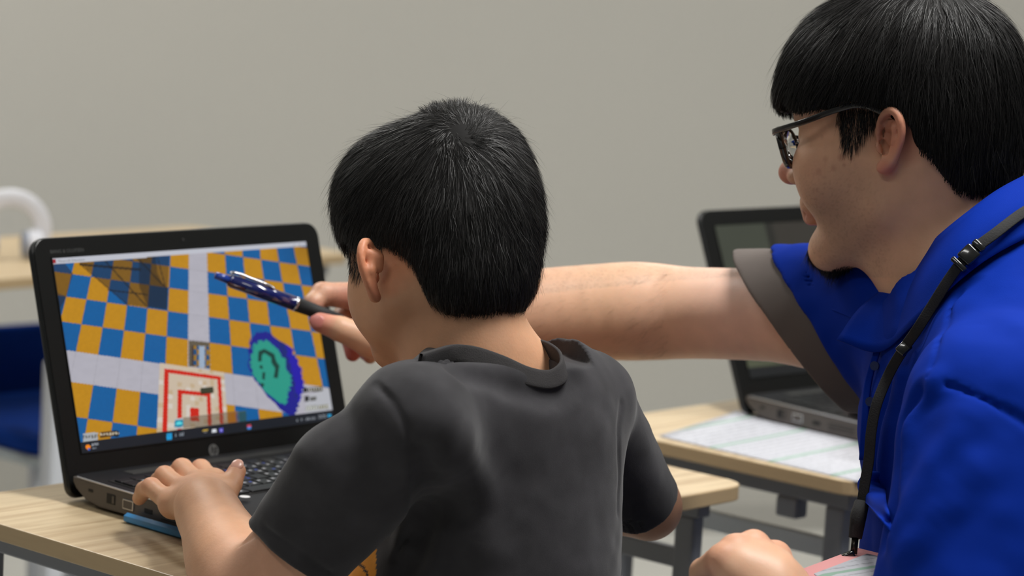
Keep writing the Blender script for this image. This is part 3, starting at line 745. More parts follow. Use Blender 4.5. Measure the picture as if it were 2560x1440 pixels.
# blue stick under the laptop edge
M_bst = mat('blue_lacquer', srgb(28, 128, 190), .35, coat=.3, noise=(40, .08)); M_bare = mat('bare_wood_tip', srgb(208, 196, 176), .6)
a = onz(318, 1294, .7048); b = onz(462, 1336, .7048); dr = nrm(b-a); b = a+dr*.165
st = empty('pencil', tuple(a), 0, 'flat bright blue stick pencil lying along the laptop\'s left edge', 'pencil')
bm = bmesh.new(); hexa = [(math.cos(math.radians(60*k+30)), math.sin(math.radians(60*k+30))) for k in range(6)]
add_tube(bm, [(0, 0, 0), tuple(dr*.165)], .0050, 6); link('barrel', from_bm(bm), M_bst, st)
bm = bmesh.new(); add_tube(bm, [tuple(-dr*.0008), tuple(dr*.002)], .0030, 8); o = link('bare_end', from_bm(bm), M_bare, st)
# headset on the far desk
hs = empty('headset', (1.03, 1.44, .70), -.5, 'blurred white headset standing on the far desk at the left edge', 'headset')
M_hw = mat('white_plastic', srgb(222, 224, 232), .3, coat=.3)
bm = bmesh.new(); P = [(.052*math.cos(t), 0, .046+.052*math.sin(t)) for t in np.linspace(-.9, math.pi+.9, 28)]
add_tube(bm, P, .011, 10, flat=(.014, .006), up=(0, 1, 0)); link('headband', from_bm(bm), M_hw, hs, True)
for s in (-1, 1):
    bm = bmesh.new(); add_tube(bm, [(s*.030, 0, .024), (s*.052, 0, .026)], [.024, .020], 18); link('ear_cup', from_bm(bm), M_hw, hs)
    bm = bmesh.new(); add_tube(bm, [(s*.020, 0, .024), (s*.030, 0, .024)], [.019, .022], 18); link('ear_pad', from_bm(bm), mat('ear_pad_grey', srgb(150, 156, 170), .7), hs)
# ================================================================== people
class Fr:
    """local frame: origin, right, forward, up"""
    def __init__(s, o, yaw, pitch=0, roll=0, sc=1.0):
        """yaw from +Y towards +X; pitch>0 looks down; roll>0 tips the crown to the person's right"""
        f = np.array([math.sin(yaw), math.cos(yaw), 0]); r = np.array([math.cos(yaw), -math.sin(yaw), 0]); u = np.array([0, 0, 1.0])
        f2 = f*math.cos(pitch)-u*math.sin(pitch); u2 = u*math.cos(pitch)+f*math.sin(pitch)
        r3 = r*math.cos(roll)-u2*math.sin(roll); u3 = u2*math.cos(roll)+r*math.sin(roll)
        s.o = np.asarray(o, float); s.A = np.array([r3, f2, u3]); s.s = sc
    def __call__(s, x, y, z): return s.o+s.s*(np.array([x, y, z]) @ s.A)
    def loc(s, P): return (P-s.o) @ s.A.T/s.s
    def el(s, c, r, rot=None):
        A = s.A if rot is None else rot @ s.A
        return EL(s(*c), np.array(r)*s.s, A)
    def rc(s, a, b, r1, r2, flat=None): 
        return RC(s(*a), s(*b), r1*s.s, r2*s.s, None if flat is None else (nrm(np.array(flat[0]) @ s.A), flat[1]))
def rotx(a): c, s = math.cos(a), math.sin(a); return np.array([[1, 0, 0], [0, c, s], [0, -s, c]])
def rotz(a): c, s = math.cos(a), math.sin(a); return np.array([[c, s, 0], [-s, c, 0], [0, 0, 1]])

def ear_nodes(H, sx, ey, ez, es, flare=.45):
    """sx=-1 left ear; (ey,ez) position of the ear canal; es scale (1 = 62 mm)"""
    x0 = sx*H.earx
    def p(a, b, o=0.0):     # a backwards, b up, o outward extra
        out = a*math.sin(flare)+o*math.cos(flare); back = a*math.cos(flare)-o*math.sin(flare)
        t = .17; back2 = back+b*t
        return (x0+sx*(.0065+out*es), ey-back2*es, ez+b*es)
    hp = [(-.002, .004, .0), (-.001, .014, .002), (.004, .026, .004), (.013, .033, .005), (.023, .030, .006), (.030, .019, .006), (.031, .005, .005), (.026, -.008, .003), (.018, -.019, .001), (.009, -.026, .0)]
    rs = [.0028, .0036, .0042, .0046, .0048, .0046, .0042, .0040, .0042, .0052]
    it = []
    C = catmull([p(*q) for q in hp], 3); R = np.interp(np.linspace(0, 1, len(C)), np.linspace(0, 1, len(rs)), rs)*es
    for i in range(len(C)-1): it.append(A_(H.rc(C[i], C[i+1], R[i], R[i+1]), .0015))
    it.append(A_(H.rc(p(.005, -.026, 0), p(.010, -.020, 0), .0062*es, .0055*es), .004))       # lobe
    plate = [p(.004, .022, -.003), p(.020, .018, -.001), p(.022, .0, -.002), p(.014, -.014, -.002)]
    for a, b in zip(plate[:-1], plate[1:]): it.append(A_(H.rc(a, b,    .0042*es, .0042*es), .004))
    it.append(A_(H.rc(p(.010, .004, -.004), p(.012, .014, -.006), .0075*es, .0075*es), .004))
    anti = [p(.014, .024, .003), p(.021, .014, .005), p(.0215, .002, .005), p(.015, -.010, .004), p(.008, -.013, .003)]
    for a, b in zip(anti[:-1], anti[1:]): it.append(A_(H.rc(a, b, .0026*es, .0026*es), .003))
    it.append(A_(H.rc(p(-.001, -.003, .001), p(.001, -.008, .001), .0038*es, .0032*es), .002))  # tragus
    it.append(S(H.rc(p(.0095, .005, .0030), p(.0090, -.007, .0030), .0082*es, .0068*es), .003))
    it.append(S(H.rc(p(.004, -.001, .002), p(.003, -.001, -.012), .0034*es, .003*es), .002))
    it.append(S(H.rc(p(.007, .018, .0050), p(.018, .0245, .0060), .0046*es, .0034*es), .003))
    return it

def head_nodes(H, kid=False, open_=0.0):
    it = []
    k = .02
    if kid:
        it += [A_(H.el((0, -.012, .004), (.073, .090, .082)), k), A_(H.el((0, .020, .0), (.068, .062, .070)), k),
               A_(H.el((0, .030, -.058), (.059, .050, .060)), .03), A_(H.el((0, -.040, -.035), (.060, .048, .055)), .03)]
        for s in (-1, 1):
            it += [A_(H.rc((s*.050, .000, -.075), (s*.014, .066, -.106), .020, .017), .022), A_(H.el((s*.034, .048, -.068), (.028, .028, .032)), .02)]
        it += [A_(H.el((0, .068, -.108), (.020, .015, .014)), .018), A_(H.el((0, .082, -.058), (.010, .013, .011)), .010),
               A_(H.rc((0, .078, -.030), (0, .086, -.054), .006, .0085), .010), A_(H.el((0, .078, -.082), (.020, .010, .009)), .008)]
        for s in (-1, 1):
            it.append(A_(H.el((s*.010, .079, -.060), (.007, .008, .006)), .005)); it.append(S(H.el((s*.030, .088, -.030), (.016, .012, .010)), .012)); it.append(A_(H.el((s*.029, .070, -.031), (.012, .0115, .011)), .003))
    else:
        it += [A_(H.el((0, -.006, .006), (.077, .096, .090)), k), A_(H.el((0, .030, -.005), (.070, .066, .075)), k),
               A_(H.el((0, .034, -.070), (.060, .060, .066)), .03), A_(H.el((0, -.045, -.045), (.062, .050, .058)), .03)]
        for s in (-1, 1):
            it += [A_(H.rc((s*.058, -.002, -.096), (s*.019, .076, -.133), .019, .019), .024),
                   A_(H.el((s*.040, .058, -.066), (.030, .032, .034)), .022), A_(H.el((s*.050, .012, -.062), (.020, .034, .040)), .02),
                   A_(H.el((s*.040, .070, -.050), (.022, .018, .016)), .016),
                   A_(H.rc((s*.010, .096, -.004), (s*.040, .078, -.002), .010, .011), .012)]      # brow
        it += [A_(H.el((0, .084, -.134), (.023, .017, .017)), .02), A_(H.rc((0, .092, -.012), (0, .113, -.052), .0068, .0100), .012),
               A_(H.el((0, .120, -.058), (.0138, .0130, .0122)), .007)]
        it += [A_(H.el((0, .096, -.088), (.024, .014, .016)), .012)]
        for s in (-1, 1):
            it += [A_(H.el((s*.0145, .106, -.062), (.0095, .011, .0085)), .005), S(H.el((s*.031, .104, -.027), (.018, .016, .012)), .014),
                   A_(H.el((s*.0315, .078, -.027), (.0135, .0130, .0125)), .002),
                   A_(H.rc((s*.018, .091, -.020), (s*.044, .082, -.022), .0030, .0028), .004), A_(H.rc((s*.019, .089, -.034), (s*.042, .080, -.034), .0026, .0024), .004)]
            it.append(S(H.el((s*.0065, .110, -.0735), (.0035, .005, .004)), .003))
        it += [A_(H.rc((-.017, .098, -.0915), (.017, .098, -.0915), .0046, .0046), .004), A_(H.rc((0, .107, -.0905), (0, .1075, -.0915), .0052, .0052), .010),
               A_(H.rc((-.015, .097, -.1035), (.015, .097, -.1035), .0052, .0052), .004), A_(H.rc((0, .1055, -.1035), (0, .1055, -.1035), .0058, .0058), .009),
               S(H.rc((-.022, .1025, -.0973), (.022, .1025, -.0973), .0014, .0014), .004)]
    return it

def limb(pts, rs, k=.01, sub=4):
    C = catmull(pts, sub); R = np.interp(np.linspace(0, len(rs)-1, len(C)), np.arange(len(rs)), rs)
    return [A_(RC(C[i], C[i+1], R[i], R[i+1]), k if i else .012) for i in range(len(C)-1)]
def finger(pts, rs):
    it = [A_(RC(pts[i], pts[i+1], rs[i], rs[i+1]), .0035) for i in range(len(pts)-1)]
    return U(it)

def skin_mat(name, rough=.5):
    m = attr_mat(name, rough=rough, spec=.4, sss=.22, nz=.05, nzs=55, bump=(420, .22, .0006)); return m
def paint(V, base, spots, nfreq=18, namp=.04):
    """spots: (centre, radius, colour, amount)"""
    C = np.tile(np.array(base[:3]), (len(V), 1)); C *= (1+namp*vnoise(V, nfreq, 1))[:, None]
    for c, r, col, a in spots:
        d = np.linalg.norm(V-np.asarray(c), axis=1)/r; w = a*np.clip(1-d, 0, 1)**.8; w = np.clip(w*1.4, 0, a)
        C = C*(1-w[:, None])+np.asarray(col[:3])*w[:, None]
    return C

# ------------------------------------------------------------------ hair
class HairVol:
    """volume the hair lies on; hairline(loc)->True where hair grows"""
    def __init__(s, H, node, zline): s.H, s.n, s.zline = H, node, zline
    def d(s, P): return _ev_pts(s.n, P)
    def g(s, P, e=.0012):
        return np.stack([(s.d(P+np.eye(3)[i]*e)-s.d(P-np.eye(3)[i]*e)) for i in range(3)], -1)
def az_of(L): return np.degrees(np.arctan2(-L[..., 0], L[..., 1]))    # 0 front, +90 left ear, 180 back
def make_hair(parent, hv, V, Q, N, length, whorl, steps=7, seed=3, width=.00042, lift=.003, grav=.5, swirl=.35, m=None, name='hair', stray=.03, fwd=0.0, keep=None, clump=.5, endflick=0.0, down=None, clip=None):
    rng = np.random.default_rng(seed)
    tri = V[Q]; ar = np.linalg.norm(np.cross(tri[:, 1]-tri[:, 0], tri[:, 3]-tri[:, 0]), axis=1); 
    if keep is not None: ar = ar*keep(hv.H.loc(tri.mean(1)))
    ii = rng.choice(len(Q), N, p=ar/ar.sum()); a, b = rng.random((2, N, 1))
    P = (tri[ii, 0]*(1-a)+tri[ii, 1]*a)*(1-b)+(tri[ii, 3]*(1-a)+tri[ii, 2]*a)*b
    H = hv.H; W = H(*whorl); dn = nrm(H.A[2]*-.55+np.array([0, 0, -1.0])*.45) if down is None else nrm(down)
    isst = rng.random(N) < stray
    L = length(H.loc(P))*(.72+.5*rng.random(N)); L = np.where(isst, L*1.25, L)
    lf = lift*rng.random(N)**1.5; lf = np.where(isst, lift*2.2+lift*2*rng.random(N), lf)
    # clumping: shared random direction at coarse cells
    cl = np.stack([vnoise(P, 95, 5), vnoise(P, 95, 6), vnoise(P, 95, 7)], -1)*.9+np.stack([vnoise(P, 300, 8), vnoise(P, 300, 9), vnoise(P, 300, 10)], -1)*.55
    jit = rng.normal(size=(N, 3))*.16
    pts = [P.copy()]; nor = []; p = P.copy()
    g = hv.g(p); gn = g/np.linalg.norm(g, axis=1, keepdims=True)
    p = p-gn*.001; pts = [p.copy()]
    for s in range(steps):
        g = hv.g(p); gn = g/np.maximum(np.linalg.norm(g, axis=1, keepdims=True), 1e-9); nor.append(gn)
        r = p-W; rad = np.linalg.norm(r, axis=1, keepdims=True); t = r/np.maximum(rad, 1e-6)
        gz = np.clip(rad/.11, .12, 1)*grav
        d = t+dn*gz+H.A[1]*fwd+swirl*np.cross(gn, t)*np.exp(-rad/.04)+clump*cl*.35+jit
        d -= gn*(d*gn).sum(1, keepdims=True)
        d /= np.maximum(np.linalg.norm(d, axis=1, keepdims=True), 1e-6)
        h = (L/steps)[:, None]
        p = p+d*h
        tt = (s+1)/steps
        tgt = -.001+(lf*tt**1.2)+.001*tt
        dd = hv.d(p); pull = np.where(isst, .25, .75)
        corr = np.clip((dd-tgt)*pull, -.006, .003)
        g2 = hv.g(p); g2 /= np.maximum(np.linalg.norm(g2, axis=1, keepdims=True), 1e-9)
        p = p-g2*corr[:, None]
        if endflick: p = p+g2*(endflick*tt**2*h)
        pts.append(p.copy())
    pts = np.stack(pts, 1)            # N, steps+1, 3
    n_ = steps+1
    if clip is not None:
        Lp_ = H.loc(pts); bad = Lp_[..., 2] < hv.zline(az_of(Lp_))-clip[0]-clip[1]*rng.random((N, 1))
        first = np.where(bad.any(1), bad.argmax(1), n_); alive = first > 1
        for j in range(1, n_):
            m_ = first <= j; pts[m_, j] = pts[m_, j-1]*.9995+pts[m_, j]*.0005
        pts = pts[alive]; N = len(pts); nor = [g_[alive] for g_ in nor]; isst = isst[alive]
    T = np.gradient(pts, axis=1); T /= np.maximum(np.linalg.norm(T, axis=2, keepdims=True), 1e-9)
    G = np.stack(nor+[nor[-1]], 1); B = np.cross(T, G); B /= np.maximum(np.linalg.norm(B, axis=2, keepdims=True), 1e-9)
    th = rng.normal(size=(N, 1, 1))*.5; B = B*np.cos(th)+np.cross(T, B)*np.sin(th)
    wt = width*(.7+.6*rng.random((N, 1, 1)))*np.where(isst, .5, 1)[:, None, None]*(np.linspace(1, 0, n_)**.45)[None, :, None]*.5
    A = pts-B*wt; C = pts+B*wt
    VV = np.stack([A, C], 2).reshape(-1, 3)       # index: strand*(2n)+2*j+side
    base = (np.arange(N)*2*n_)[:, None]+2*np.arange(steps)[None]
    QQ = np.stack([base, base+1, base+3, base+2], -1).reshape(-1, 4)
    me = mesh_np(name, VV, quads=QQ); return link(name, me, m, parent, True)
def hairline(H, node, pts, extra):
    """hairline as height over azimuth, read off sight-line points on the hair volume"""
    L = H.loc(surf(node, [p[0] for p in pts], [p[1] for p in pts])); az = np.abs(az_of(L)); t = sorted(list(zip(az, L[:, 2]))+extra)
    xa = np.array([q[0] for q in t]); za = np.array([q[1] for q in t]); print('hairline', [(round(a), round(b, 3)) for a, b in t])
    return lambda a: np.interp(np.abs(a), xa, za)
def hair_mat(name, c0, c1, rough=.36):
    m = bpy.data.materials.new(name); m.use_nodes = True; nt = m.node_tree; b = nt.nodes['Principled BSDF']
    gi = nt.nodes.new('ShaderNodeNewGeometry'); cr = nt.nodes.new('ShaderNodeValToRGB')
    cr.color_ramp.elements[0].color = c0; cr.color_ramp.elements[1].color = c1; cr.color_ramp.elements[0].position = .3
    nt.links.new(gi.outputs['Random Per Island'], cr.inputs[0]); nt.links.new(cr.outputs[0], b.inputs['Base Color'])
    b.inputs['Roughness'].default_value = rough; b.inputs['Specular IOR Level'].default_value = .32
    return m
M_hair = hair_mat('black_hair', srgb(8, 8, 8), srgb(28, 26, 26), .42)
M_hair.node_tree.nodes['Principled BSDF'].inputs['Specular IOR Level'].default_value = .22
M_hairb = hair_mat('black_hair_soft', srgb(10, 10, 10), srgb(40, 38, 37), .42)
M_scalp = mat('hair_base', srgb(16, 15, 15), .7, spec=.2)
def patch_keep(H, vol, poly, pad=0.0):
    """density function over a patch of the head (both sides), outlined by sight-line points on the volume"""
    L = H.loc(surf(vol, [p[0] for p in poly], [p[1] for p in poly])); pl = [(a, b) for a, b in L[:, 1:]]
    return lambda Q_: (inpoly(Q_[:, 1], Q_[:, 2], pl) & (np.abs(Q_[:, 0]) > .03))*1.0
M_nail = mat('nail', srgb(222, 170, 152), .3, spec=.5, coat=.2)

def groove_(pts, r):
    C = catmull(pts, 5); return U([A_(RC(C[i], C[i+1], r, r), .001) for i in range(len(C)-1)])
# ================================================================== the boy
SKB = srgb(206, 156, 122)
HB_ = Fr(at(1086, 540, 2.50), math.radians(6), math.radians(24), math.radians(7), .982); HB_.earx = .070
M_skinb = skin_mat('boy_skin')
boy = empty('person', (.03, -.55, 0), 0, 'boy with short black hair and charcoal t-shirt, seated from behind, left hand on laptop', 'person')
boy_loc = np.array([.03, -.55, 0])
def attach(o, r): 
    o.parent = r; o.matrix_parent_inverse = Matrix.Translation(-Vector(r.location)); return o
# joints
B_shL = at(1030, 1065, 2.32); B_elL = at(636, 1505, 2.385); B_wrL = at(512, 1268, 2.535)
B_shR = at(1484, 1012, 2.53); B_elR = at(1622, 1268, 2.64); B_wrR = np.array([.235, -.255, .748])
nb = at(1175, 900, 2.475)
zk = .7315
mc = [at(432, 1262, 2.575), at(462, 1232, 2.595), at(497, 1214, 2.615), at(533, 1208, 2.635)]      # knuckles pinky..index
pip = [at(378, 1218, 2.610), at(412, 1190, 2.645), at(455, 1172, 2.675), at(502, 1174, 2.700)]
tip = [onz(348, 1246, zk+.002), onz(388, 1228, zk+.002), onz(432, 1208, zk+.002), onz(490, 1196, zk+.002)]
thL = [at(538, 1298, 2.545), at(558, 1250, 2.575), at(578, 1210, 2.60), at(592, 1178, 2.612)]
fr_ = [.0086, .0092, .0096, .0095]
fing = []
for i in range(4):
    dip = pip[i]*.42+tip[i]*.58+np.array([0, 0, .0035])
    fing.append(A_(finger([mc[i], pip[i], dip, tip[i]], [fr_[i]*1.12, fr_[i]*1.02, fr_[i]*.92, fr_[i]*.78]), .0012))
handL = U([A_(RC(B_wrL, mc[0], .0185, .0105), .012), A_(RC(B_wrL, mc[1], .020, .0125), .012), A_(RC(B_wrL, mc[2], .020, .0130), .012), A_(RC(B_wrL+np.array([.004, .0, .0]), mc[3], .019, .0120), .012),
           A_(RC(mc[0], mc[3], .0105, .0115), .010), A_(U(fing), .007),
           A_(U([A_(RC(B_wrL*.75+thL[0]*.25, thL[0], .018, .0145), .004), A_(RC(thL[0], thL[1], .0145, .0115), .006), A_(RC(thL[1], thL[2], .0112, .0098), .004), A_(RC(thL[2], thL[3], .0098, .0086), .003)]), .010)])
arms = []
arms += limb([B_shL, (B_shL+B_elL)/2, B_elL], [.034, .037, .038], .012) 
arms += limb([B_elL, B_elL*.62+B_wrL*.38+np.array([-.004, 0, .002]), B_elL*.2+B_wrL*.8, B_wrL], [.0365, .0350, .0250, .0212], .014)
arms += limb([B_shR, (B_shR+B_elR)/2, B_elR], [.030, .030, .0285], .012)
arms += limb([B_elR, (B_elR+B_wrR)/2, B_wrR], [.0285, .026, .021], .012)
# right hand resting at the keyboard, hidden behind the body
rh = []
for i in range(4):
    a = B_wrR+np.array([-.030+.02*i-.012, .055, .006]); b = a+np.array([0, .028, .006]); c = b+np.array([0, .016, -.019])
    rh.append(A_(finger([a, b, c], [.009, .0085, .007]), .001))
handR = [A_(RC(B_wrR, B_wrR+np.array([-.025, .050, .004]), .020, .013), .012), A_(RC(B_wrR, B_wrR+np.array([.012, .050, .004]), .020, .013), .012), A_(U(rh), .007),
         A_(finger([B_wrR+np.array([-.02, .01, -.003]), B_wrR+np.array([-.045, .035, -.004]), B_wrR+np.array([-.050, .060, -.006])], [.012, .010, .0085]), .01)]
neck = [A_(RC(HB_(0, -.032, -.062), nb+np.array([.0, .0, -.02]), .046, .046), .03), A_(RC(nb+np.array([0, .0, -.01]), nb+np.array([0, -.01, -.07]), .050, .07), .03)]
HB_head = U([A_(U(head_nodes(HB_, True)), .0), A_(U(ear_nodes(HB_, -1, -.004, -.062, .80, 1.05)), .005), A_(U(ear_nodes(HB_, 1, -.004, -.062, .80, 1.05)), .005)])
chB = nb+np.array([.01, -.01, -.14])
torsoB = [A_(EL(chB, (.095, .062, .12)), .03), A_(RC(B_shL+np.array([.03, 0, -.01]), B_shR+np.array([-.03, 0, -.015]), .034, .026), .03), A_(RC(at(1210, 900, 2.465), at(1400, 975, 2.49), .036, .026), .03)]
boy_skin = U([A_(HB_head, .0)]+neck+torsoB+arms+[A_(handL, .010)]+handR)
_bs = boy_skin; boy_skin = U([A_(_bs, 0), S(groove_(spath(_bs, [(655, 1318), (632, 1340), (604, 1358)], .0004), .0016), .006)])
ob, Vb = sdf_obj('body', boy_skin, .0021, M_skinb); attach(ob, boy)
red = srgb(206, 118, 88); pale = srgb(216, 172, 140)
spots = [(HB_(-.090, -.020, -.055), .040, srgb(214, 128, 92), .6), (HB_(-.082, -.018, -.084), .018, srgb(206, 112, 88), .5), (HB_(0, .09, -.082), .018, srgb(190, 96, 90), .6)]
for i in range(4): spots += [(pip[i], .014, srgb(214, 142, 112), .5), (mc[i], .016, srgb(210, 146, 116), .35)]
spots += [(thL[3], .016, srgb(218, 150, 124), .4), (at(640, 1390, 2.33), .09, srgb(206, 158, 136), .5)]
set_col(ob.data, paint(Vb, SKB, spots))
# thumb nail
tn = nrm(CAM-thL[3]); ta = nrm(thL[3]-thL[2]); tn = nrm(tn-ta*np.dot(tn, ta)); tn = nrm(tn*.9+np.cross(ta, tn)*-.25); tb = np.cross(ta, tn)
no, _ = sdf_obj('thumb_nail', U([A_(EL(thL[3]+tn*.0070+ta*.0015, (.0058, .0072, .0022), np.array([tb, ta, tn])), 0)]), .0006, M_nail); attach(no, boy)

# hair volume of the boy
hvB_n = U([A_(HB_.el((0, -.014, .008), (.080, .096, .080)), .02), A_(HB_.el((0, .026, .006), (.077, .062, .073)), .02), A_(HB_.el((0, .030, .030), (.062, .055, .052)), .03), A_(HB_.el((0, -.044, -.036), (.069, .053, .058)), .03), A_(HB_.el((0, -.048, -.078), (.052, .034, .036)), .03), A_(HB_.el((.0, -.055, .046), (.040, .035, .032)), .03)])
def cutf(H, zl, wob=.004):
    def f(P):
        L = H.loc(P); z = zl(az_of(L)); return -(L[..., 2]-z+wob*vnoise(L, 70, 2))*.8
    return f
zl_boy = hairline(HB_, hvB_n, [(846, 592), (862, 603), (880, 625), (905, 632), (925, 612), (962, 612), (1000, 638), (1030, 668), (1055, 720), (1078, 765), (1110, 790), (1180, 792), (1250, 780)], [(0, -.016), (38, -.018), (180, -.106)])
capB = U([A_(hvB_n, 0), X(Fn(cutf(HB_, zl_boy)), .004)])
capB.lo, capB.hi = hvB_n.lo, hvB_n.hi
def len_boy(L):
    top = np.clip((L[:, 2]+.02)/.08, 0, 1); return .020+.018*top
Vc, Qc = mesh_sdf(Off(capB, -.0028) if 0 else capB, .0026, lo=hvB_n.lo-.01, hi=hvB_n.hi+.01)
hb = link('hair', mesh_np('hair_cap', Vc-HB_.A[1]*0, quads=Qc), M_scalp, None, True); attach(hb, boy)
hvb = HairVol(HB_, hvB_n, zl_boy)
WHB = tuple(HB_.loc(surf(hvB_n, 1152, 325)[0]))
hs_ = make_hair(boy, hvb, Vc, Qc, 42000, len_boy, WHB, steps=6, seed=3, width=.00042, lift=.0055, grav=.75, swirl=.6, m=M_hairb, name='hair_strands', stray=.035, clump=1.0, fwd=.15, clip=(.001, .006))
hs_.parent = None; attach(hs_, boy)
headB = U([A_(U(head_nodes(HB_, True)), .0)]); VhB, QhB = mesh_sdf(headB, .003)
sbB = make_hair(boy, HairVol(HB_, headB, None), VhB, QhB, 3200, lambda L: np.full(len(L), .016), (0, .0, .05), steps=5, seed=21, width=.0005, lift=.003, grav=1.6, swirl=0, m=M_hairb, name='sideburn', stray=.05, clump=.5, keep=patch_keep(HB_, headB, [(858, 585), (870, 630), (884, 668), (902, 676), (920, 650), (930, 600), (960, 590), (900, 560)]))
sbB.parent = None; attach(sbB, boy)
_tc = HB_.loc(surf(hvB_n, 1112, 268)[0])
hs3 = make_hair(boy, hvb, Vc, Qc, 900, lambda L: np.full(len(L), .015), tuple(HB_.loc(surf(hvB_n, 1140, 330)[0])), steps=5, seed=18, width=.00045, lift=.007, grav=-.4, swirl=0, m=M_hairb, name='cowlick', stray=0, clump=.8, keep=lambda L: (np.linalg.norm(L-_tc, axis=1) < .018)*1.0, endflick=.35)
hs4 = make_hair(boy, hvb, Vc, Qc, 1600, lambda L: np.full(len(L), .013), WHB, steps=4, seed=28, width=.00042, lift=.004, grav=.05, swirl=1.2, m=M_hairb, name='crown_hairs', stray=0, clump=2.2, keep=lambda L: (np.linalg.norm(L-np.array(WHB), axis=1) < .024)*1.0)
hs4.parent = None; attach(hs4, boy)
hs3.parent = None; attach(hs3, boy)
hs2 = make_hair(boy, hvb, Vc, Qc, 260, lambda L: np.full(len(L), .045), WHB, steps=9, seed=8, width=.00022, lift=.016, grav=.1, swirl=.3, m=M_hairb, name='stray_hairs', stray=0, clump=1.4, keep=lambda L: (L[:, 2] > .055)*1.0, endflick=.55)
hs2.parent = None; attach(hs2, boy)
# ------------------------------------------------------------------ boy's clothes
def cam_dir(r, u, f): return nrm(np.array([r, u, f]) @ CM)
def plane(pt, n): 
    pt = np.asarray(pt); n = nrm(n); return Fn(lambda P: (P-pt) @ n)      # keeps the side opposite to n
def groove(pts, r, k=.006):      # soft channel along a 3-D path
    C = catmull(pts, 5); return U([A_(RC(C[i], C[i+1], r, r), .001) for i in range(len(C)-1)])
axL = nrm(B_elL-B_shL); axR = nrm(B_elR-B_shR)
hemL = at(716, 1402, 2.368); hemR = at(1592, 1262, 2.615)
slL = U([A_(RC(B_shL, hemL+axL*.05, .0500, .0455), 0), A_(RC(at(840, 1180, 2.325), at(780, 1290, 2.35), .040, .036), .02), X(plane(at(703, 1378, 2.35), cam_dir(-.604, -.797, .06)), .003), S(RC(hemL-axL*.030, hemL+axL*.08, .0400, .0405), .002)])
slR = U([A_(RC(B_shR, hemR+axR*.05, .0370, .0385), 0), X(plane(hemR, axR), .003), S(RC(hemR-axR*.012, hemR+axR*.08, .0325, .0330), .002)])
def bf_wr(P):
    a = P[..., 0]*1.0; q = np.stack([P[..., 0], P[..., 1], P[..., 2]*.55], -1)
    return .0016*vnoise(q, 24, 3)+.0007*vnoise(P, 60, 4)
loop = [(1050, 901, 2.435), (1120, 880, 2.412), (1180, 882, 2.402), (1250, 904, 2.400), (1320, 934, 2.408), (1375, 942, 2.428), (1408, 922, 2.462), (1398, 886, 2.500), (1350, 866, 2.535), (1270, 862, 2.55), (1180, 866, 2.545), (1100, 878, 2.51), (1066, 892, 2.465)]
tors = U([A_(EL(at(1292, 1120, 2.455), (.108, .070, .105)), .03), A_(RC(at(1045, 1050, 2.345), at(1475, 1005, 2.51), .048, .036), .04), A_(RC(at(1215, 962, 2.468), at(1290, 1040, 2.46), .056, .055), .04),
          A_(RC(at(1110, 1005, 2.40), at(1225, 965, 2.455), .036, .040), .04), A_(RC(at(1350, 985, 2.47), at(1460, 995, 2.51), .030, .030), .03),
          A_(EL(at(1278, 1330, 2.455), (.106, .072, .13)), .04), A_(EL(at(1225, 1560, 2.465), (.112, .098, .14)), .05), A_(EL(at(1120, 1570, 2.50), (.11, .085, .13)), .03)])
base0 = U([A_(tors, 0), A_(slL, .022), A_(slR, .008)])
sp_ = lambda pts, off=0: spath(base0, pts, off)
LP = [p for p in surf(base0, [q[0] for q in loop[:7]], [q[1] for q in loop[:7]])]
dl = [float((p-CAM) @ CM[2]) for p in LP]; print('collar depth', np.round(dl, 3))
LP += [at(1400, 888, dl[6]+.030), at(1350, 864, dl[6]+.070), at(1270, 866, dl[3]+.125), at(1170, 882, dl[2]+.125), at(1080, 895, dl[0]+.065)]
LPc = catmull(LP+[LP[0]], 8)
neckcut = Radial(LPc[:-1], .030, .0, .25); neckhole = Radial(LPc[:-1], -.0025, -.012, .25)
cc = neckcut.c; nax = neckcut.n; print('collar normal', nax @ CM.T)
shirtN = U([A_(base0, 0),
            S(groove(sp_([(938, 958), (985, 1010), (1020, 1080), (1040, 1170), (1040, 1250), (1020, 1330), (985, 1400)], .0008), .0016), .005),
            S(groove(sp_([(1062, 1130), (1070, 1230), (1060, 1310), (1030, 1390), (1000, 1450)], .002), .0075), .016),
            S(groove(sp_([(1556, 1010), (1546, 1090), (1548, 1190), (1544, 1280)], .0015), .0024), .005),
            A_(groove(sp_([(1120, 1060), (1165, 1150), (1195, 1260), (1210, 1360)], -.009), .010), .030),
            S(groove(sp_([(1140, 930), (1230, 955), (1320, 985), (1390, 985), (1440, 950)], .004), .0070), .014),
            
            S(groove(sp_([(655, 1312), (715, 1356), (775, 1400), (830, 1440)], .0004), .0010), .003),
            S(neckcut, .002), S(neckhole, .002)])
shirtB = Disp(shirtN, bf_wr, .003)
M_tee = attr_mat('charcoal_cotton', rough=.9, spec=.15, nz=.2, nzs=30, bump=(1500, .35, .0004), sheen=.15)
osh, Vs = sdf_obj('t_shirt', shirtB, .0021, M_tee); attach(osh, boy)
cT = srgb(54, 53, 56)
Cc = np.tile(np.array(cT[:3]), (len(Vs), 1)); Cc *= (1+.10*vnoise(Vs*[1, 1, .6], 45, 11)+.06*vnoise(Vs, 160, 12))[:, None]
# printed motif on the front of the shirt: orange field with a black curved line
fx, fz = Vs[:, 0], Vs[:, 2]
pcn = surf(base0, 905, 1418)[0]
front = (Vs @ CM[0] < (at(946, 1400, 2.45) @ CM[0])) & (Vs[:, 1] > pcn[1]-.04) & (np.abs(fz-(pcn[2]-.035)) < .060)
dd = np.hypot((Vs-pcn) @ CM[0]+.006, (Vs-pcn) @ CM[1]+.010)
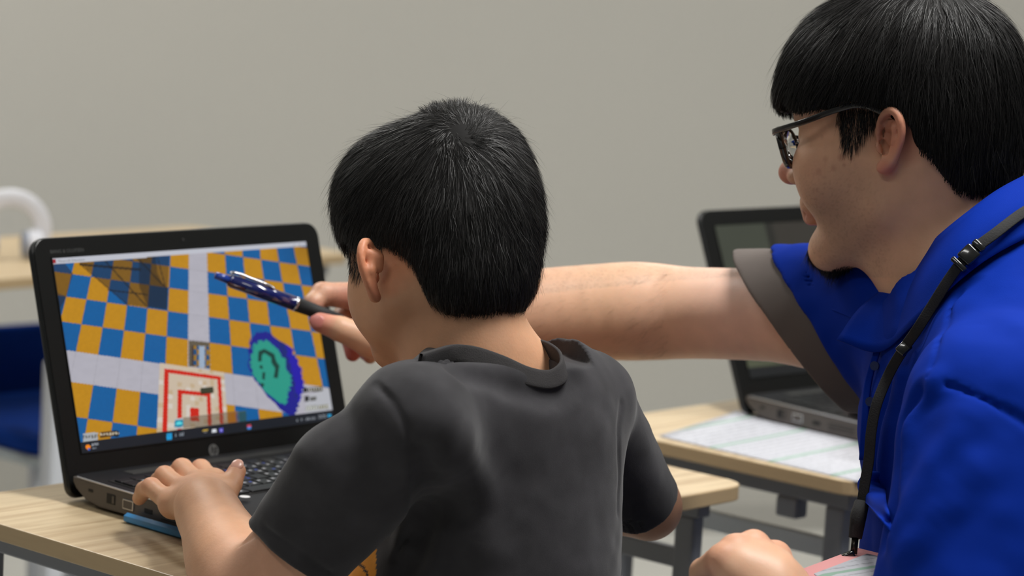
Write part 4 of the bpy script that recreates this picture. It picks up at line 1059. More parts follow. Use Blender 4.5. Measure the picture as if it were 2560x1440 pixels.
# keep clear of the sleeve
nos = np.linalg.norm(np.cross(Vs-B_shL, axL), axis=1) > .056
front &= nos
Cc[front] = srgb(226, 150, 30)[:3]; Cc[front & (np.abs(dd-.012) < .0012)] = srgb(16, 16, 16)[:3]
set_col(osh.data, Cc)
# ribbed collar
bm = bmesh.new()
ups = [nrm(nax-nrm((p-cc)-nax*np.dot(p-cc, nax))*.42) for p in LPc]
add_tube(bm, [p-nax*.0022 for p in LPc[:-1]], .003, 12, caps=False, flat=(.0018, .0082), up=ups)
bm.verts.ensure_lookup_table(); n12 = 12; last = (len(LPc)-2)*n12
for k in range(n12): bm.faces.new((bm.verts[last+k], bm.verts[last+(k+1) % n12], bm.verts[(k+1) % n12], bm.verts[k]))
M_rib = mat('ribbed_collar', srgb(48, 46, 47), .9, bump=(900, .5, .0006), noise=(120, .15)); 
# rib relief along the loop
oc = link('collar', from_bm(bm), M_rib, None, True); attach(oc, boy)
# trousers and stool under the boy, mostly below the picture
def legs(hip, kneeL, kneeR, footL, footR, r, m, par, name='trousers', h=.008, shoe=None):
    nd = U([A_(RC(hip+np.array([-.06, 0, 0]), hip+np.array([.06, 0, 0]), r[0]*1.12, r[0]*1.12), .03), A_(RC(hip+np.array([0, 0, .02]), hip+np.array([0, 0, .10]), r[0]*1.15, r[0]*1.0), .03)]+
            limb([hip+(kneeL-hip)*.15, kneeL, footL], [r[0], r[1], r[2]], .03)+limb([hip+(kneeR-hip)*.15, kneeR, footR], [r[0], r[1], r[2]], .03))
    o, _ = sdf_obj(name, nd, h, m); attach(o, par)
    for f_, kn in ((footL, kneeL), (footR, kneeR)):
        fw = nrm(np.array([kn[0]-hip[0], kn[1]-hip[1], 0])); c = np.array([f_[0], f_[1], .035])
        nd = U([A_(RC(c-fw*.04, c+fw*.13, .036, .030), .0), A_(RC(np.array([f_[0], f_[1], .10]), c, .035, .036), .02), X(plane((0, 0, .002), (0, 0, -1)), .003)])
        o, _ = sdf_obj('shoe', nd, .006, shoe); attach(o, par)
M_trk = mat('dark_trousers', srgb(40, 44, 56), .9, noise=(30, .1)); M_shoe = mat('shoe_grey', srgb(150, 150, 152), .6)
hipB = np.array([.045, -.60, .50])
legs(hipB, np.array([-.04, -.30, .50]), np.array([.17, -.30, .50]), np.array([-.05, -.28, .11]), np.array([.19, -.27, .11]), (.072, .052, .036), M_trk, boy, shoe=M_shoe)
chair((.045, -.60, 0), 0, 'blue chair the boy sits on, below the picture', seat_z=.398, back=(.60, .742), w=.34)

# ================================================================== the instructor
HA = Fr(at(2250, 250, 2.57), math.radians(-8), math.radians(10), math.radians(-1.5), .98); HA.earx = .074
M_skina = skin_mat('adult_skin', .46)
man = empty('person', (.42, -.72, 0), 0, 'man in glasses and blue polo shirt, reaching past the boy to point a pen', 'person')
A_shR = at(2200, 822, 2.68); A_elR = at(1705, 782, 2.85); A_wrR = at(1045, 843, 2.845)
A_shL = at(2490, 1040, 2.34); A_elL = at(2400, 1660, 2.26); A_wrL = at(1975, 1580, 2.225)
nodes = [A_(U(head_nodes(HA)), 0), A_(U(ear_nodes(HA, -1, -.016, -.036, .84, .14)), .005), A_(U(ear_nodes(HA, 1, -.012, -.046, 1.0, .42)), .005)]
nbA = at(2440, 700, 2.56)
nodes += [A_(RC(HA(0, -.030, -.070), nbA, .062, .066), .03), A_(RC(HA(0, .02, -.105), at(2370, 720, 2.56), .040, .055), .035), A_(RC(nbA, at(2480, 900, 2.55), .066, .09), .03)]
nodes += limb([A_shR, at(1950, 790, 2.775), A_elR, at(1560, 778, 2.862), at(1330, 790, 2.86), at(1170, 820, 2.85), A_wrR], [.050, .0425, .0425, .0455, .0430, .034, .0265], .012)
# right hand gripping the pen
PT0, PT1 = at(541, 689, 2.80), at(826, 791, 2.842)       # pen: button end, then towards the grip
pax = nrm(PT1-PT0); PTe = PT1+pax*.028
Ra = []
mcA = [at(912, 742, 2.875), at(935, 772, 2.895), at(950, 815, 2.90), at(960, 850, 2.895)]      # index..pinky knuckles
Ra += [A_(RC(A_wrR, mcA[0], .025, .0150), .015), A_(RC(A_wrR, mcA[1], .025, .0150), .015), A_(RC(A_wrR, mcA[2], .025, .0150), .015), A_(RC(A_wrR, mcA[3], .024, .0135), .015)]
ix = [mcA[0], at(806, 735, 2.866), at(783, 757, 2.856), at(783, 776, 2.853)]
Fg = [A_(finger(ix, [.0150, .0118, .0096, .0078]), .0),
      A_(finger([mcA[1], at(880, 748, 2.905), at(850, 800, 2.882), at(852, 830, 2.872)], [.0135, .0108, .0096, .0080]), .001),
      A_(finger([mcA[2], at(905, 800, 2.915), at(876, 845, 2.895), at(882, 885, 2.885)], [.0130, .0108, .0098, .0080]), .001),
      A_(finger([mcA[3], at(935, 850, 2.92), at(915, 878, 2.905), at(925, 892, 2.895)], [.0115, .0095, .0085, .0075]), .001)]
thA = [at(1000, 868, 2.845), at(925, 852, 2.832), at(850, 822, 2.826), at(800, 806, 2.828)]
Fg.append(A_(finger(thA, [.0215, .0165, .0122, .0100]), .001))
Ra.append(A_(U(Fg), .010))
nodes.append(A_(U(Ra), .014))
# left arm and hand on the chair back
lm = [at(1938, 1392, 2.275), at(1884, 1366, 2.265), at(1838, 1376, 2.255), at(1806, 1400, 2.245)]
lf_ = [A_(RC(A_wrL, lm[0], .026, .0125), .010), A_(RC(A_wrL, lm[1], .027, .0130), .010), A_(RC(A_wrL, lm[2], .026, .0120), .010), A_(RC(A_wrL, lm[3], .025, .0110), .010),
       A_(RC(at(1930, 1450, 2.245), at(1860, 1430, 2.245), .020, .018), .02)]
for i in range(4):
    p0 = lm[i]; fwd_ = cam_dir(-.25, -.35, .9); dwn = cam_dir(-.1, -.97, .25)
    p1 = p0+fwd_*.036+cam_dir(-.2, 0, 0)*.004; p2 = p1+dwn*.026; p3 = p2+cam_dir(0, -.5, -.8)*.016
    lf_.append(A_(finger([p0, p1, p2, p3], [.0128, .0108, .0098, .0085]), .004))
lf_.append(A_(finger([at(1990, 1540, 2.225), at(1985, 1470, 2.26), at(1960, 1440, 2.295)], [.016, .013, .010]), .012))
nodes += limb([A_shL+cam_dir(.2, 0, 1)*.02, (A_shL+A_elL)/2, A_elL], [.040, .046, .043], .012)+limb([A_elL, (A_elL+A_wrL)/2, A_wrL], [.043, .040, .029], .014)+[A_(U(lf_), .012)]
trA = at(2500, 1150, 2.56)
nodes += [A_(RC(at(2490, 860, 2.57), trA, .06, .07), .04), A_(RC(A_shL+cam_dir(0, 0, 1)*.05, A_shR+cam_dir(1, 0, 0)*.04, .035, .035), .03)]
man_skin = U(nodes)
om, Vm = sdf_obj('body', man_skin, .0019, M_skina); attach(om, man)
SKA = srgb(214, 168, 138)
sp = [(HA(-.085, -.034, -.028), .036, srgb(206, 118, 92), .6), (HA(-.082, -.020, -.062), .013, srgb(200, 104, 92), .6), (HA(0, .122, -.060), .026, srgb(196, 112, 100), .7),
      (HA(0, .106, -.0915), .011, srgb(150, 84, 76), .7), (HA(0, .105, -.104), .012, srgb(206, 124, 116), .8), (HA(-.014, .098, -.099), .012, srgb(184, 104, 98), .6),
      (HA(-.060, .030, -.085), .055, srgb(178, 140, 120), .45), (HA(-.055, .050, -.110), .045, srgb(150, 122, 106), .5), (HA(-.045, .055, -.055), .03, srgb(206, 134, 110), .4),
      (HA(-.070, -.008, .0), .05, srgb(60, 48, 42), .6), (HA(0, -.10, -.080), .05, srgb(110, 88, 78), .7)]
# small blemishes on the cheek
_hn = U([A_(U(head_nodes(HA)), 0)])
for (x_, y_, r_, a_) in ((2103, 393, .006, .55), (2110, 412, .003, .5), (2046, 430, .006, .35), (2083, 421, .0045, .45), (2064, 398, .005, .3), (2128, 397, .0022, .9), (2112, 382, .003, .4), (2195, 458, .0045, .5), (2034, 541, .0022, .8), (2055, 342, .004, .3), (2041, 476, .003, .3)):
    sp.append((surf(_hn, x_, y_)[0], r_*.75, srgb(120, 62, 58), a_*.6))
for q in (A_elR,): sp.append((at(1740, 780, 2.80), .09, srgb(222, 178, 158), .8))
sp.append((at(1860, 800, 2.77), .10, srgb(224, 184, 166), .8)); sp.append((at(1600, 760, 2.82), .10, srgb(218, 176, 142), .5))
sp += [(ix[3], .016, srgb(206, 120, 104), .7), (ix[1], .018, srgb(208, 136, 112), .5), (thA[3], .022, srgb(198, 108, 98), .75), (at(880, 885, 2.885), .02, srgb(200, 92, 88), .8), (at(870, 750, 2.86), .025, srgb(204, 120, 104), .5)]
for q in lm: sp.append((q, .018, srgb(200, 124, 98), .6))
Cm = paint(Vm, SKA, sp)
Lm = HA.loc(Vm); stub = np.clip((-.045-Lm[:, 2])/.03, 0, 1)*np.clip((Lm[:, 1]+.02)/.03, 0, 1)*(Lm[:, 2] > -.16)
Cm *= (1-.16*stub*np.clip(vnoise(Vm, 700, 20)*1.4, 0, 1))[:, None]; Cm *= (1-stub[:, None]*np.array([.10, .07, .04]))
# eyes
eyeL = (np.abs(Lm[:, 2]+.0268) < .0052) & (np.abs(Lm[:, 0]+.030) < .011) & (Lm[:, 1] > .080); Cm[eyeL] = srgb(60, 44, 38)[:3]
eyeR = (np.abs(Lm[:, 2]+.0268) < .0052) & (np.abs(Lm[:, 0]-.030) < .011) & (Lm[:, 1] > .080); Cm[eyeR] = srgb(60, 44, 38)[:3]
brow = (np.abs(Lm[:, 2]+.004) < .0035) & (np.abs(np.abs(Lm[:, 0])-.031) < .018) & (Lm[:, 1] > .07); Cm[brow] = srgb(46, 38, 34)[:3]
set_col(om.data, Cm)
tn = nrm(CAM-thA[3]); ta = nrm(thA[3]-thA[2]); tn = nrm(tn-ta*np.dot(tn, ta)+cam_dir(0, .0, 0.0001)*.0); tb = np.cross(ta, tn)
no, _ = sdf_obj('thumb_nail', U([A_(EL(thA[3]+tn*.0088+ta*.0015, (.0070, .0085, .0022), np.array([tb, ta, tn])), 0)]), .0007, mat('nail_pink', srgb(196, 124, 116), .3, coat=.2)); attach(no, man)

# ---- man's hair
hvA_n = U([A_(HA.el((0, -.010, .010), (.090, .113, .102)), .02), A_(HA.el((0, .040, .012), (.082, .074, .080)), .02), A_(HA.el((0, .070, .004), (.058, .040, .045)), .02), A_(HA.el((0, -.048, -.040), (.078, .064, .070)), .03), A_(HA.el((0, -.052, -.084), (.056, .040, .034)), .03)])
zl_man = hairline(HA, hvA_n, [(1955, 250), (1975, 272), (2010, 276), (2050, 266), (2098, 252), (2130, 250), (2158, 256), (2180, 262), (2195, 260), (2235, 262), (2275, 310), (2300, 375), (2340, 402), (2370, 445), (2400, 478), (2440, 488)], [(0, -.004), (180, -.10)])
capA = U([A_(hvA_n, 0), X(Fn(cutf(HA, zl_man, .007)), .004)]); 
VcA, QcA = mesh_sdf(capA, .0030, lo=hvA_n.lo-.01, hi=hvA_n.hi+.01)
# the base cap is pulled in under the strands near its rim
ha = link('hair', mesh_np('hair_cap', VcA, quads=QcA), M_scalp, None, True); attach(ha, man)
hva = HairVol(HA, hvA_n, zl_man); WHA = (-.01, -.055, .092)
def len_man(L):
    t = np.clip((L[:, 2]+.03)/.09, 0, 1); back = np.clip((-L[:, 1]-.02)/.06, 0, 1)
    low = np.clip((-.03-L[:, 2])/.05, 0, 1)*np.clip((-L[:, 1])/.03, 0, 1)
    return (.030+.030*t)*(1-.45*low)
oh = make_hair(man, hva, VcA, QcA, 42000, len_man, WHA, steps=8, seed=5, width=.00055, lift=.006, grav=.85, swirl=.2, m=M_hair, name='hair_strands', stray=.014, clump=1.1, fwd=.12, clip=(.000, .007))
oh.parent = None; attach(oh, man)
oh2 = make_hair(man, hva, VcA, QcA, 200, lambda L: np.full(len(L), .055), WHA, steps=9, seed=9, width=.00025, lift=.014, grav=.2, swirl=.3, m=M_hair, name='stray_hairs', stray=0, clump=1.6, endflick=.35, clip=(.0, .004))
oh2.parent = None; attach(oh2, man)
_hA = U([A_(U(head_nodes(HA)), 0)]); _vA, _qA = mesh_sdf(_hA, .003)
sbA = make_hair(man, HairVol(HA, _hA, None), _vA, _qA, 3400, lambda L: np.full(len(L), .017), (0, .0, .06), steps=5, seed=22, width=.00045, lift=.004, grav=1.6, swirl=0, m=M_hair, name='sideburn', stray=.05, clump=.9, keep=patch_keep(HA, _hA, [(2094, 240), (2100, 300), (2108, 345), (2128, 358), (2150, 335), (2176, 300), (2196, 275), (2196, 240)]))
sbA.parent = None; attach(sbA, man)
npA = make_hair(man, HairVol(HA, _hA, None), _vA, _qA, 3500, lambda L: np.full(len(L), .008), (0, -.05, .06), steps=3, seed=23, width=.0004, lift=.002, grav=1.6, swirl=0, m=M_hair, name='nape_stubble', stray=.0, clump=.5, keep=lambda L: ((L[:, 1] < -.03) & (L[:, 2] < -.05) & (L[:, 2] > zl_man(az_of(L))-.012))*1.0)
npA.parent = None; attach(npA, man)
# chin beard: short hairs under the chin
bk = lambda L: ((np.abs(L[:, 0]) < .028) & (L[:, 2] < -.129) & (L[:, 1] > .045) & (L[:, 2] > -.165))*1.0+((L[:, 2] < -.150) & (L[:, 1] > .03) & (np.abs(L[:, 0]) < .02))*.3
Lc = HA.loc(Vm); 
Qm = np.array([p.vertices[:] for p in om.data.polygons if False]) if False else None
class SkinVol(HairVol): pass
headN = U([A_(U(head_nodes(HA)), 0)])
Vh, Qh = mesh_sdf(headN, .003)
ob2 = make_hair(man, SkinVol(HA, headN, None), Vh, Qh, 4200, lambda L: np.full(len(L), .0115), (0, .02, .0), steps=4, seed=12, width=.00045, lift=.009, grav=1.2, swirl=0, m=M_hair, name='chin_beard', stray=.1, clump=.5, keep=bk)
ob2.parent = None; attach(ob2, man)

# fine hairs on the reaching forearm
fa = U(limb([A_elR, at(1560, 778, 2.862), at(1330, 790, 2.86), at(1170, 820, 2.85)], [.0425, .0455, .0430, .034], .012)); Vf, Qf = mesh_sdf(fa, .005)
class _HF: pass
_hf = Fr(A_elR, 0); ah = make_hair(man, HairVol(_hf, fa, None), Vf, Qf, 1500, lambda L: np.full(len(L), .013), tuple(_hf.loc(at(1790, 700, 2.86))), steps=5, seed=31, width=.00016, lift=.006, grav=.25, swirl=0, m=hair_mat('arm_hair_brown', srgb(90, 66, 50), srgb(130, 98, 76)), name='arm_hairs', stray=0, clump=.8, keep=lambda L: ((_hf.s*(L @ _hf.A)+_hf.o-CAM) @ CM[0] < (at(1700, 700, 2.86)-CAM) @ CM[0])*1.0, down=CM[1]*-1)
ah.parent = None; attach(ah, man)
# ---- man's polo shirt
ptsh = at(2520, 700, 2.47)
def am_wr(P):
    q = np.stack([P @ CM[0]*1.6+P @ CM[1]*.9, P @ CM[1]*.5, P @ CM[2]], -1)
    return .0030*vnoise(q, 17, 31)+.0009*vnoise(P, 60, 32)
hemA = at(1978, 826, 2.765); nA = cam_dir(-.76, -.62, .22)
axA = cam_dir(-.78, .0, .62)
slA = U([A_(RC(hemA-axA*.13, hemA+axA*.10, .0835, .0862), 0), A_(RC(at(2120, 760, 2.70), at(2230, 730, 2.62), .045, .045), .02), X(plane(hemA-nA*.036, nA), .004), S(RC(hemA-axA*.07, hemA+axA*.10, .0800, .0805), .003)])
chest0 = U([A_(RC(at(2450, 800, 2.54), at(2462, 1060, 2.57), .060, .102), .03), A_(RC(at(2462, 1060, 2.57), at(2500, 1500, 2.60), .102, .116), .05), A_(RC(at(2500, 1500, 2.60), at(2560, 1900, 2.62), .118, .13), .05),
         A_(RC(at(2590, 640, 2.54), at(2520, 1010, 2.38), .050, .082), .05), A_(RC(at(2580, 900, 2.52), at(2640, 1300, 2.52), .12, .15), .06),
         A_(RC(at(2360, 800, 2.53), at(2262, 845, 2.64), .050, .058), .03)])
base1 = U([A_(chest0, 0), A_(RC(at(2500, 1040, 2.335), at(2392, 1620, 2.275), .080, .076), .022), A_(slA, .03)])
sq_ = lambda pts, off=0: spath(base1, pts, off)
neckA = U([A_(RC(at(2390, 735, 2.55), at(2430, 500, 2.58), .064, .085), 0)])
shN = U([A_(base1, 0),
         A_(groove(sq_([(2335, 960), (2290, 1010), (2262, 1100), (2240, 1220)], -.004), .008), .014),
         A_(groove(sq_([(2420, 1050), (2360, 1140), (2300, 1240), (2240, 1345)], -.005), .007), .022),
         A_(groove(sq_([(2255, 940), (2228, 1050), (2205, 1180)], -.004), .006), .014),
         A_(groove(sq_([(2440, 1180), (2340, 1300), (2250, 1400)], -.005), .006), .022),
         S(groove(sq_([(2330, 948), (2400, 975), (2480, 1010), (2555, 1050), (2600, 1090)], -.0002), .0030), .005),
         S(groove(sq_([(2330, 945), (2345, 870), (2372, 790), (2400, 730)], -.0002), .0026), .005),
         S(groove(sq_([(2300, 985), (2262, 1060), (2240, 1180), (2222, 1290), (2205, 1350)], .002), .0060), .014),
         S(groove(sq_([(2222, 960), (2198, 1080), (2185, 1200)], .001), .004), .012),
         S(neckA, .006)])
shA = Disp(shN, am_wr, .0045)
M_polo = mat('blue_polo_cloth', srgb(2, 40, 140), .85, spec=.08, noise=(22, .10), bump=(1300, .35, .0004))
osa, Vsa = sdf_obj('polo_shirt', shA, .0030, M_polo, lo=(shN.lo-.01), hi=shN.hi+.01); attach(osa, man)
M_cuff = mat('grey_undershirt', srgb(92, 84, 80), .9, noise=(40, .08), bump=(1300, .3, .0004))
cuffN = U([A_(RC(hemA-axA*.14, hemA+axA*.12, .0790, .0800), 0), X(plane(hemA, nA), .003), X(plane(hemA-nA*.075, -nA), .003), S(RC(hemA-axA*.2, hemA+axA*.2, .0742, .0752), .002)])
cuffD = Disp(cuffN, lambda P: .0014*vnoise(P, 32, 41), .003); cuffD.lo, cuffD.hi = cuffN.lo, cuffN.hi
ocf, _ = sdf_obj('sleeve_cuff', cuffD, .0019, M_cuff); attach(ocf, man); ocf['label'] = 'grey-brown sleeve edge below the blue sleeve'
# collar leaves: lofted sheets with thickness
def loft(name, rows, m, par, th=.0016, n=7):
    R = [catmull([at(*q) for q in r], n) for r in rows]; k = min(len(r) for r in R); R = [r[:k] for r in R]
    G = np.array([catmull([R[i][j] for i in range(len(R))], 5) for j in range(k)])
    a, b = G.shape[:2]; V = G.reshape(-1, 3); Q = np.array([[i*b+j, (i+1)*b+j, (i+1)*b+j+1, i*b+j+1] for i in range(a-1) for j in range(b-1)])
    o = link(name, mesh_np(name, V, quads=Q), m, None, True); md = o.modifiers.new('t', 'SOLIDIFY'); md.thickness = th; md.offset = 0
    attach(o, par); return o
def loftp(name, rows, m, par, th=.0016, n=7):
    R = [catmull(r, n) for r in rows]; k = min(len(r) for r in R); R = [r[:k] for r in R]
    G = np.array([catmull([R[i][j] for i in range(len(R))], 5) for j in range(k)])
    a, b = G.shape[:2]; V = G.reshape(-1, 3); Q = np.array([[i*b+j, (i+1)*b+j, (i+1)*b+j+1, i*b+j+1] for i in range(a-1) for j in range(b-1)])
    o = link(name, mesh_np(name, V, quads=Q), m, None, True); md = o.modifiers.new('t', 'SOLIDIFY'); md.thickness = th; md.offset = 0
    attach(o, par); return o
btm = [(2092, 850), (2212, 880), (2300, 812), (2380, 735), (2465, 665), (2560, 610), (2640, 580)]
tpp = [(2232, 706), (2290, 645), (2350, 588), (2420, 530), (2490, 478), (2560, 440), (2630, 410)]
bot = list(surf(base1, [p[0] for p in btm], [p[1] for p in btm], .005))
dB = [float((p-CAM) @ CM[2]) for p in bot]
dB[0] = dB[1]+.030; bot[0] = at(*btm[0], dB[0])
top = [at(x, y, d+o_) for (x, y), d, o_ in zip(tpp, dB, (.045, .045, .045, .045, .05, .055, .06))]
mdl = [(t_*.45+b_*.55)+cam_dir(-.35, .45, -.8)*.010 for t_, b_ in zip(top, bot)]
loftp('collar', [top, mdl, bot], M_polo, man)
loftp('collar_stand', [[p+cam_dir(0, 0, 1)*.004 for p in top], [p*.5+q*.5+cam_dir(0, 0, 1)*.02 for p, q in zip(top, bot)]], M_polo, man)
loft('collar_leaf', [[(2232, 712, 2.57), (2185, 705, 2.61), (2130, 690, 2.65)], [(2205, 770, 2.56), (2150, 755, 2.60), (2105, 735, 2.64)], [(2170, 840, 2.55), (2135, 800, 2.59), (2080, 775, 2.63)]], M_polo, man)
pl1 = sq_([(2206, 880), (2184, 960), (2176, 1050), (2170, 1150)], .0022); pl2 = [p+cam_dir(-.6, 0, .6)*.007 for p in pl1]
loftp('placket', [pl1, pl2], M_polo, man)
for q in ((2196, 915), (2184, 1005)):
    p_ = sq_([q], .003)[0]
    n_ = cam_dir(-.5, .0, -.85); bm = bmesh.new(); add_tube(bm, [(0, 0, 0), tuple(n_*.002)], .0042, 14); o = link('button', from_bm(bm), mat('button_blue', srgb(30, 44, 90), .3, coat=.3), None); o.location = Vector(p_); attach(o, man)
# chest pocket with gaping mouth
pk1 = sq_([(2185, 1175), (2186, 1210), (2196, 1250), (2214, 1290), (2226, 1310)], .002)
pk0 = [p+cam_dir(-1, .1, -.2)*w_ for p, w_ in zip(pk1, (.004, .013, .012, .005, .001))]
pk2 = sq_([(2215, 1180), (2218, 1225), (2224, 1270), (2232, 1310), (2240, 1340)], .002)
loftp('pocket', [pk0, [p*.5+q*.5+cam_dir(-.3, 0, -.6)*.004 for p, q in zip(pk0, pk2)], pk2], M_polo, man, .002)
M_trA = mat('navy_trousers', srgb(34, 38, 48), .9, noise=(30, .1))
hipA = np.array([.62, -.80, .50]); fwA = np.array([-.8, .6, 0])*.0+nrm(np.array([-.93, .36, 0]))
kL = hipA+np.array([-.36, -.12, .02]); kR = hipA+np.array([-.28, .22, .02])
legs(hipA, kL, kR, np.array([kL[0]-.02, kL[1], .11]), np.array([kR[0]-.02, kR[1]+.02, .11]), (.088, .066, .045), M_trA, man, shoe=mat('shoe_black', srgb(30, 30, 32), .5))
chair((hipA[0], hipA[1], 0), math.radians(68), 'blue chair under the man in the polo shirt, below the picture', seat_z=.375, back=(.50, .60), w=.40)

# ---- eyeglasses
M_fr = mat('glasses_frame', srgb(28, 24, 22), .25, spec=.6, coat=.4, noise=(150, .3))
M_gl = bpy.data.materials.new('glasses_lens'); M_gl.use_nodes = True; _b = M_gl.node_tree.nodes['Principled BSDF']; _b.inputs['Transmission Weight'].default_value = 1; _b.inputs['Roughness'].default_value = .0; _b.inputs['IOR'].default_value = 1.35
gz = empty('eyeglasses', tuple(HA(0, .115, -.02)), 0, 'dark-framed eyeglasses worn by the man in the blue polo', 'glasses')
def gl_part(name, bm, m, sm=True, par=None):
    o = link(name, from_bm(bm), m, None, sm); attach(o, gz); return o
def rim_pts(s, n=36):
    P = []
    for k in range(n):
        a = 2*math.pi*k/n; x = .0262*math.copysign(abs(math.cos(a))**.75, math.cos(a)); z = .0185*math.copysign(abs(math.sin(a))**.75, math.sin(a))
        if z < 0: x *= 1-.12*abs(z)/.02
        xx = s*(.0335+x*1.0); tlt = .20
        P.append(HA(xx, .1100-.10*abs(xx)+(z)*tlt-.9*max(0, abs(xx)-.02)**2*6, -.0335+z))
    return P
for s in (-1, 1):
    R_ = rim_pts(s); bm = bmesh.new(); add_tube(bm, R_+[R_[0]], .0021, 8, caps=False, flat=(.0020, .0026), up=HA.A[1]); gl_part('rim', bm, M_fr)
    bm = bmesh.new(); vs = [bm.verts.new(p) for p in R_]; c_ = bm.verts.new(np.mean(R_, 0)+HA.A[1]*.0012)
    for k in range(len(vs)): bm.faces.new((vs[k], vs[(k+1) % len(vs)], c_))
    o = gl_part('lens', bm, M_gl); md = o.modifiers.new('t', 'SOLIDIFY'); md.thickness = .0014
    T_ = catmull([HA(s*.0610, .102, -.0185), HA(s*.0700, .094, -.0165), HA(s*.0840, .056, -.0105), HA(s*.0868, .020, -.0025), HA(s*.0830, -.004, -.001), HA(s*.0785, -.030, -.014)], 6)
    bm = bmesh.new(); add_tube(bm, T_, .002, 8, flat=(.0014, .0027), up=HA.A[2]); gl_part('temple', bm, M_fr)
    bm = bmesh.new(); add_tube(bm, [HA(s*.0105, .107, -.030), HA(s*.009, .102, -.032), HA(s*.0115, .101, -.040)], .0012, 6); gl_part('nose_pad', bm, M_chrome)
bm = bmesh.new(); add_tube(bm, catmull([HA(-.010, .1135, -.0265), HA(0, .1165, -.0245), HA(.010, .1135, -.0265)], 5), .0019, 8); gl_part('bridge', bm, M_fr)

# ---- pen in the right hand
pen = empty('pen', tuple(PT0), 0, 'dark blue ballpoint pen held pointing at the game screen', 'pen')
M_pn = mat('pen_blue', srgb(16, 28, 92), .15, spec=.6, coat=.8); M_pg = mat('pen_grip', srgb(22, 22, 24), .7); M_pc = mat('pen_chrome', srgb(205, 208, 214), .12, metal=1)
M_pt = mat('pen_button_blue', srgb(28, 60, 150), .3, coat=.3)
def pp(name, a, b, r0, r1, m, n=20):
    bm = bmesh.new(); add_tube(bm, [PT0+pax*a, PT0+pax*b], [r0, r1], n); o = link(name, from_bm(bm), m, None, True); attach(o, pen); return o
Lp = np.linalg.norm(PT1-PT0)
pp('push_button', -.001, .014, .0036, .0042, M_pt); pp('cap_ring', .0135, .0165, .0060, .0064, M_pn); pp('barrel', .016, .0855, .0068, .0074, M_pn)
pp('trim_ring', .0850, .0875, .0077, .0077, M_pc); pp('grip', .0870, .137, .0075, .0060, M_pg); pp('tip', .1365, .150, .0054, .0012, M_pc)
upn = cam_dir(-.2, .9, -.35); upn = nrm(upn-pax*np.dot(upn, pax))
bm = bmesh.new(); C_ = catmull([PT0+pax*.012+upn*.0074, PT0+pax*.018+upn*.0096, PT0+pax*.034+upn*.0092, PT0+pax*.052+upn*.0088, PT0+pax*.060+upn*.0074], 5)
add_tube(bm, C_, .002, 8, flat=(.0026, .0011), up=upn); o = link('clip', from_bm(bm), M_pc, None, True); attach(o, pen)
for k in (-1, 1):
    sd = np.cross(pax, upn)*k; bm = bmesh.new(); add_tube(bm, [PT0+pax*.012+sd*.0052+upn*-.002, PT0+pax*.020+sd*.0074+upn*-.002, PT0+pax*.030+sd*.0066+upn*-.002], .0016, 8); o = link('colour_slider', from_bm(bm), mat('slider_red' if k > 0 else 'slider_black', srgb(52, 20, 22) if k > 0 else srgb(20, 20, 22), .4), None, True); attach(o, pen)

# ---- lanyard
ly = empty('lanyard', tuple(at(2420, 640, 2.37)), 0, 'black neck lanyard with plastic buckle hanging over the blue polo', 'lanyard')
M_ly = mat('black_webbing', srgb(20, 20, 21), .8, bump=(700, .6, .0005)); M_bk = mat('black_gloss_plastic', srgb(18, 20, 22), .15, coat=.6)
collar_n = None
lpx = [(2640, 480), (2590, 512), (2545, 540), (2490, 582), (2425, 632), (2378, 690), (2330, 765), (2292, 825), (2262, 868), (2225, 930), (2192, 1010), (2178, 1080), (2172, 1150), (2162, 1210), (2155, 1262)]
tB = np.array([float((p-CAM) @ CM[2]) for p in top]); tx = [p[0] for p in tpp]; bx = [p[0] for p in btm]
lpd = []
for x_, y_ in lpx:
    if x_ > 2250:   # lies on the collar leaf
        yt = np.interp(x_, tx, [p[1] for p in tpp]); yb = np.interp(x_, bx, [p[1] for p in btm]); f_ = np.clip((y_-yt)/(yb-yt), 0, 1)
        lpd.append(np.interp(x_, tx, tB)*(1-f_)+np.interp(x_, bx, dB)*f_-.020)
    else: lpd.append(min(float((sq_([(max(x_, 2186), y_)], .004)[0]-CAM) @ CM[2]), 2.47))
lanp = [at(x_, y_, d_) for (x_, y_), d_ in zip(lpx, lpd)]
C_ = catmull(lanp, 8); ups = np.tile(cam_dir(-.35, .1, -.93), (len(C_), 1))
d0_ = lpd[4]-.004; dz_ = lpd[-1]
bm = bmesh.new(); add_tube(bm, C_, .004, 10, flat=(.0048, .0009), up=ups); o = link('strap', from_bm(bm), M_ly, None, True); attach(o, ly)
c0, c1 = at(2447, 614, lpd[4]-.003), at(2398, 660, lpd[4]*.5+lpd[5]*.5-.003); d_ = nrm(c1-c0); sd = nrm(np.cross(d_, cam_dir(-.35, .1, -.93))); fnn = np.cross(sd, d_)
RotM = Matrix((tuple(sd), tuple(d_), tuple(nrm(np.cross(sd, d_))))).transposed()
bm = bmesh.new(); add_box(bm, tuple((c0+c1)/2), (.0150, .0150, .0062), rot=RotM, bevel=.0022, seg=3); add_box(bm, tuple(c1+d_*.0005), (.0165, .005, .0055), rot=RotM, bevel=.0015); add_box(bm, tuple(c0), (.0125, .006, .005), rot=RotM, bevel=.0015); o = link('buckle', from_bm(bm), M_bk, None, True); attach(o, ly)
bm = bmesh.new(); add_box(bm, tuple(at(2260, 870, lpd[8]-.002)), (.010, .012, .004), rot=RotM, bevel=.0012); o = link('slider', from_bm(bm), M_bk, None, True); attach(o, ly)
bm = bmesh.new(); add_tube(bm, [at(2155, 1255, dz_-0.000), at(2146, 1290, dz_-0.004), at(2138, 1345, dz_-0.008)], [.0065, .0072, .0058], 10); o = link('strap_end', from_bm(bm), M_ly, None, True); attach(o, ly)
M_mt = mat('dark_metal', srgb(50, 46, 42), .3, metal=.8)
